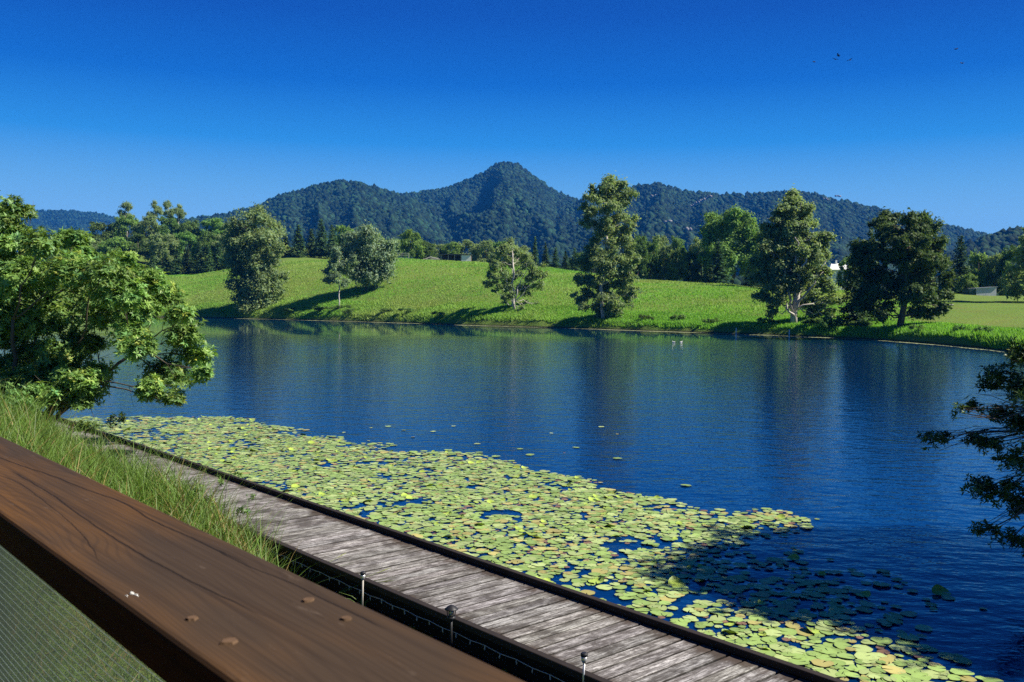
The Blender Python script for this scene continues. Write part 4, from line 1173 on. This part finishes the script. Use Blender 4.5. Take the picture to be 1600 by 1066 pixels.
# overlap control on a grid
cell = {}
acc = []
for i in range(len(cx)):
    gx, gy = int(cx[i] // 0.28), int(cyy[i] // 0.28)
    ok = True
    for a in (-1, 0, 1):
        for b in (-1, 0, 1):
            for j in cell.get((gx + a, gy + b), ()):
                if (cx[i] - cx[j]) ** 2 + (cyy[i] - cyy[j]) ** 2 < (0.60 * (rr[i] + rr[j])) ** 2: ok = False; break
            if not ok: break
        if not ok: break
    if ok: cell.setdefault((gx, gy), []).append(i); acc.append(i)
cx, cyy, rr = cx[acc], cyy[acc], rr[acc]
print('pads', len(acc))
def pad_shape(kind, rr_):
    """a round floating leaf with its notch; returns verts, faces, colours (radius 1)"""
    n = 18
    vs = [(0, 0, 0.02)]
    notch = 0.28 if kind != 'curled' else 0.2
    for ring in (0.55, 1.0):
        for k in range(n + 1):
            a = notch / 2 + (2 * PI - notch) * k / n
            wob = 1 + 0.05 * math.sin(3 * a + rr_) + 0.03 * math.sin(7 * a + 2 * rr_)
            z = 0.03 * (ring - 0.5) * math.sin(2 * a + rr_)
            if kind == 'curled' and ring == 1.0: z += 0.55 * max(0, math.cos(a - 2)) ** 2
            if ring == 1.0: z += 0.035 * max(0, math.sin(5 * a + rr_))
            vs.append((ring * wob * math.cos(a), ring * wob * math.sin(a), z))
    fs = [(0, 1 + k, 2 + k) for k in range(n)]
    fs += [(1 + k, n + 2 + k, n + 3 + k, 2 + k) for k in range(n)]
    base = {'green': (0.25, 0.36, 0.095), 'pale': (0.34, 0.42, 0.15), 'yellow': (0.38, 0.34, 0.11), 'brown': (0.20, 0.12, 0.07), 'curled': (0.32, 0.43, 0.07)}[kind]
    cs = [tuple(c * (1.05 if i < n + 2 else 0.97) for c in base) for i in range(len(vs))]
    return vs, fs, cs
KINDS = ['green', 'pale', 'yellow', 'brown', 'curled']
LBL = {'green': 'flat mid-green lily pad in the sunlit raft beside the boardwalk', 'pale': 'pale grey-green lily pad in the sunlit raft beside the boardwalk',
       'yellow': 'yellowing lily pad among greener ones in the raft beside the boardwalk', 'brown': 'small withered brown lily pad among green ones in the raft',
       'curled': 'lime green lily pad with one edge curled up from the water'}
kinds = rng.choice(5, len(cx), p=[0.50, 0.31, 0.10, 0.06, 0.03])
protos = {}
for ki, kd in enumerate(KINDS):
    for v_ in range(3):
        vs, fs, cs = pad_shape(kd, v_ * 1.7 + ki)
        me = bpy.data.meshes.new('lily_pad')
        me.from_pydata(vs, [], fs); me.materials.append(M['pad'])
        a = me.color_attributes.new('col', 'FLOAT_COLOR', 'POINT')
        a.data.foreach_set('color', np.concatenate([np.array(cs), np.ones((len(cs), 1))], 1).astype(np.float32).ravel())
        me.polygons.foreach_set('use_smooth', np.ones(len(me.polygons), bool))
        protos[ki, v_] = (me, np.array(vs), fs, np.array(cs))
pix = [topix((cx[i], cyy[i], 0)) for i in range(len(cx))]
seen = np.array([0 <= p[0] <= 1600 and p[1] < 1066 and not (p[0] > 1100 and p[1] < 960 and p[0] > 1100 + (p[1] - 840) * .3 and p[1] > 835) for p in pix])
order = np.argsort(-(rr ** 2 / cyy ** 3) * np.where(seen, 1, 0))
ind = set(order[:298].tolist())
Vb, Fb, Cb = [], [], []
nb = 0
for i in range(len(cx)):
    ki, v_ = int(kinds[i]), int(rng.integers(0, 3))
    r = rr[i] * (0.6 if KINDS[ki] == 'brown' else 1)
    rot = rng.random() * 2 * PI
    z = 0.010 + 0.014 * rng.random()
    tx, ty = rng.normal() * 0.035, rng.normal() * 0.035
    me, vs, fs, cs = protos[ki, v_]
    if i in ind:
        o = bpy.data.objects.new('lily_pad', me); COL.objects.link(o)
        o.location = (cx[i], cyy[i], z); o.rotation_euler = (tx, ty, rot); o.scale = (r, r, r)
        tag(o, LBL[KINDS[ki]], 'lily pad', 'lily pads floating beside the boardwalk')
    else:
        c_, s_ = math.cos(rot), math.sin(rot)
        V = np.stack([vs[:, 0] * c_ - vs[:, 1] * s_, vs[:, 0] * s_ + vs[:, 1] * c_, vs[:, 2]], -1) * r
        V[:, 2] += V[:, 1] * tx - V[:, 0] * ty
        Vb.append(V + np.array([cx[i], cyy[i], z])); Cb.append(cs * (0.78 + 0.42 * rng.random()))
        Fb += [tuple(nb + k for k in f) for f in fs]; nb += len(vs)
o = new_mesh('lily_pads', np.concatenate(Vb), Fb, M['pad'], np.concatenate(Cb).astype(np.float32), True)
tag(o, 'mass of smaller and farther lily pads covering the water along the boardwalk', 'lily pads', kind='stuff')

# ------------------------------------------------------------------ buildings and small things across the lake
def ground_at(px, Y): 
    x = at(px, 440, Y).x
    return Vector((x, Y, tz(x, Y)))
p = ground_at(712, 262)
p.z += 0.35
sh = empty('farm_shed', p); tag(sh, 'long low open-fronted shed with dark roof and white end wall on the meadow crest', 'shed')
mb = MB(); mb.box(-4.6, 4.4, -0.2, 5.0, 2.0, 2.25); mb.build('roof', M['roofdark'], sh)
mb = MB(); mb.box(1.6, 4.2, 0.0, 0.12, -0.9, 1.98); mb.build('white_wall', M['white'], sh)
mb = MB(); mb.box(-4.3, 4.2, 4.5, 4.62, -0.9, 1.98); mb.box(4.08, 4.2, 0.13, 4.48, -0.9, 1.98); mb.build('back_wall', M['darkbark'], sh)
for xx in (-4.2, -2.2, -0.4, 1.4):
    mb = MB(); mb.box(xx, xx + 0.14, 0, 0.14, -0.9, 1.98); mb.build('post', M['woodgrey'], sh)
p = ground_at(622, 258)
p.z += 0.5
fe = empty('rail_fence', p); tag(fe, 'short weathered rail fence on the crest left of the open shed', 'fence')
for xx in (-2.8, -1.0, 0.9, 2.8):
    mb = MB(); mb.box(xx, xx + 0.16, -0.08, 0.08, -0.9, 1.25); mb.build('post', M['woodgrey'], fe)
for zz in (0.55, 1.08):
    mb = MB(); mb.box(-2.9, 3.0, -0.13, -0.082, zz, zz + 0.15); mb.build('rail', M['woodgrey'], fe)
p = ground_at(672, 258)
mb = MB(); mb.tube([(-1.8, 0, 0.15), (0, .2, 0.8), (2.2, 0, 0.4)], [0.1, 0.16, 0.12], 8); mb.tube([(-2, .5, 0.2), (2.6, .4, 0.25)], 0.14, 8)
o = mb.build('fallen_timber', M['woodgrey']); o.location = p + Vector((0, 0, 0.3)); tag(o, 'pale fallen timber lying between rail fence and open shed', 'timber')
p = ground_at(1310, 205)
x0 = at(1312, 412, 205)
hs_ = empty('white_house', (x0.x, 205, p.z)); tag(hs_, 'white house with pale roof and red trim glimpsed between two dark trees', 'house')
zt_ = at(1307, 408, 205).z - p.z
mb = MB(); mb.box(-1.9, 3.4, 0, 6, -0.5, zt_ - 1.9); mb.build('wall', M['white'], hs_)
mb = MB(); mb.add([(-2.3, -.4, zt_ - 1.9), (3.8, -.4, zt_ - 1.9), (3.8, 6.4, zt_ - 1.9), (-2.3, 6.4, zt_ - 1.9), (-.8, 3, zt_ - 0.4), (2, 3, zt_ - 0.4)], [(0, 1, 5, 4), (1, 2, 5), (2, 3, 4, 5), (3, 0, 4), (3, 2, 1, 0)]); rf = mb.build('roof', M['white'], hs_)
mb = MB(); mb.box(0, .35, 2.6, 2.95, zt_ - 0.8, zt_ + 0.3); mb.build('chimney', M['white'], rf)
mb = MB(); mb.box(0.9, 2.6, -0.08, -0.01, zt_ - 3.3, zt_ - 2.0); mb.build('red_panel', M['red'], hs_)
p = ground_at(1540, 176)
m, nt, bs, nodes, L = mat('corrugated_steel')
wv = N(nt, 'ShaderNodeTexWave', Scale=2.2); wv.bands_direction = 'X'; L.new(coords(nt), wv.inputs['Vector'])
nz = noise(nt, coords(nt, (1, 1, .2)), 1.5)
L.new(mixc(nt, nz, (0.36, 0.38, 0.40), (0.55, 0.56, 0.55)), bs.inputs['Base Color']); bs.inputs['Roughness'].default_value = 0.6
bump(nt, wv.outputs[0], 0.8, 0.05, bs)
cs_ = empty('grey_shed', p); tag(cs_, 'small grey corrugated iron shed with green end beyond the lawn at right', 'shed')
mb = MB(); mb.add([(-1.7, 0, -.2), (2.1, 0, -.2), (2.1, 3, -.2), (-1.7, 3, -.2), (-1.7, 0, 1.35), (2.1, 0, 1.65), (2.1, 3, 1.65), (-1.7, 3, 1.35)], [(0, 1, 5, 4), (1, 2, 6, 5), (2, 3, 7, 6), (3, 0, 4, 7), (4, 5, 6, 7)])
mb.build('wall', m, cs_)
mb = MB(); mb.add([(-1.9, -.15, 1.37), (2.3, -.15, 1.68), (2.3, 3.2, 1.68), (-1.9, 3.2, 1.37), (-1.9, -.15, 1.45), (2.3, -.15, 1.76), (2.3, 3.2, 1.76), (-1.9, 3.2, 1.45)], [(0, 1, 5, 4), (1, 2, 6, 5), (2, 3, 7, 6), (3, 0, 4, 7), (4, 5, 6, 7), (3, 2, 1, 0)])
mb.build('roof', M['silver'], cs_)
mb = MB(); mb.box(-2.9, -1.72, 0.1, 2.6, -.2, 1.2); mb.build('green_end', simple('dark_green_paint', (0.02, 0.06, 0.045)), cs_)
p = ground_at(1484, 128)
mb = MB(); mb.tube([(-0.5, 0, 0.1), (0.1, .1, 0.2), (0.6, 0, 0.2)], [0.1, 0.15, 0.1], 8)
o = mb.build('log', M['woodgrey']); o.location = p; tag(o, 'short pale log lying on the mown lawn beyond the lake', 'log')
for (px, py, hh, lb) in [(760, 507, 1.3, 'thin white stake standing in the water below the airy tree'), (1150, 523, 0.9, 'short white stake in the water between the two tallest eucalypts'), (1233, 526, 0.9, 'short pale stake at the foot of the white-trunked eucalypt')]:
    p = onz(px, py, 0)
    mb = MB(); mb.tube([(0, 0, -1), (0.02, 0, hh)], 0.07, 8)
    o = mb.build('marker_stake', M['white']); o.location = p; tag(o, lb, 'stake', 'stakes in the water')
# ducks
for px, lb, rz in ((1053, 'left of the two small white ducks swimming near the far bank', 2.8), (1064, 'right of the two small white ducks swimming near the far bank', 0.3)):
    p = onz(px, 535, 0)
    bm = bmesh.new()
    ring = [(-0.22, 0.10, 0.02), (-0.15, 0.07, 0.06), (0, 0.06, 0.11), (0.13, 0.07, 0.09), (0.19, 0.14, 0.055), (0.21, 0.22, 0.045), (0.23, 0.27, 0.05), (0.28, 0.26, 0.035), (0.35, 0.25, 0.012)]
    mb = MB(); mb.tube([(a, 0, b) for a, b, c in ring], [c for a, b, c in ring], 10)
    o = mb.build('duck', M['feather'], smooth=True); o.location = p; o.rotation_euler = (0, 0, rz); o.scale = (0.65, 0.65, 0.5)
    tag(o, lb, 'duck', 'ducks on the lake')
# birds
for i, (px, py, sz, lb) in enumerate([(1272, 97, .30, 'faint small bird, leftmost of the flock high in the sky'), (1305, 93, .33, 'lower left bird of the tight trio in the sky'), (1310, 87, .36, 'uppermost bird of the tight trio in the sky'), (1328, 94, .33, 'right-hand bird of the tight trio in the sky'), (1494, 77, .36, 'black bird, highest and darkest of those in the sky'), (1503, 99, .33, 'small bird gliding just below the highest black bird')]):
    p = at(px, py, 75)
    mb = MB()
    mb.tube([(-.5, 0, 0), (-.3, 0, .02), (0, 0, .03), (.3, 0, .02), (.45, 0, 0)], [.02, .09, .12, .08, .01], 7)
    for sg_ in (-1, 1):
        mb.add([(-.15, 0, .05), (.2, 0, .05), (.18, sg_ * .5, .22), (-.1, sg_ * .5, .2), (.0, sg_ * 1.0, .12), (-.15, 0, .02), (.2, 0, .02), (.18, sg_ * .5, .19), (-.1, sg_ * .5, .17)],
               [(0, 1, 2, 3), (3, 2, 4), (5, 8, 7, 6), (8, 4, 7), (0, 3, 8, 5), (1, 6, 7, 2)])
    o = mb.build('bird', M['birddark']); o.location = p; o.scale = (sz * 0.95,) * 3; o.rotation_euler = (0.3, 0.1, i * 1.3)
    tag(o, lb, 'bird', 'birds in the sky')

# ------------------------------------------------------------------ haze
HZD = 0.00010
m = bpy.data.materials.new('haze'); m.use_nodes = True
nt = m.node_tree; nt.nodes.clear()
pv = nt.nodes.new('ShaderNodeVolumePrincipled'); ou = nt.nodes.new('ShaderNodeOutputMaterial')
pv.inputs['Color'].default_value = (0.03, 0.30, 1.0, 1)
pv.inputs['Density'].default_value = HZD
pv.inputs['Anisotropy'].default_value = 0.0
nt.links.new(pv.outputs[0], ou.inputs['Volume'])
mb = MB(); mb.box(-4900, 5400, -4900, 4900, -41.5, 460)
o = mb.build('haze', m); tag(o, kind='stuff')

for o in bpy.data.objects:
    if len(str(o.get('label', '')).split()) > 16: print('LONG', o.name, o['label'])
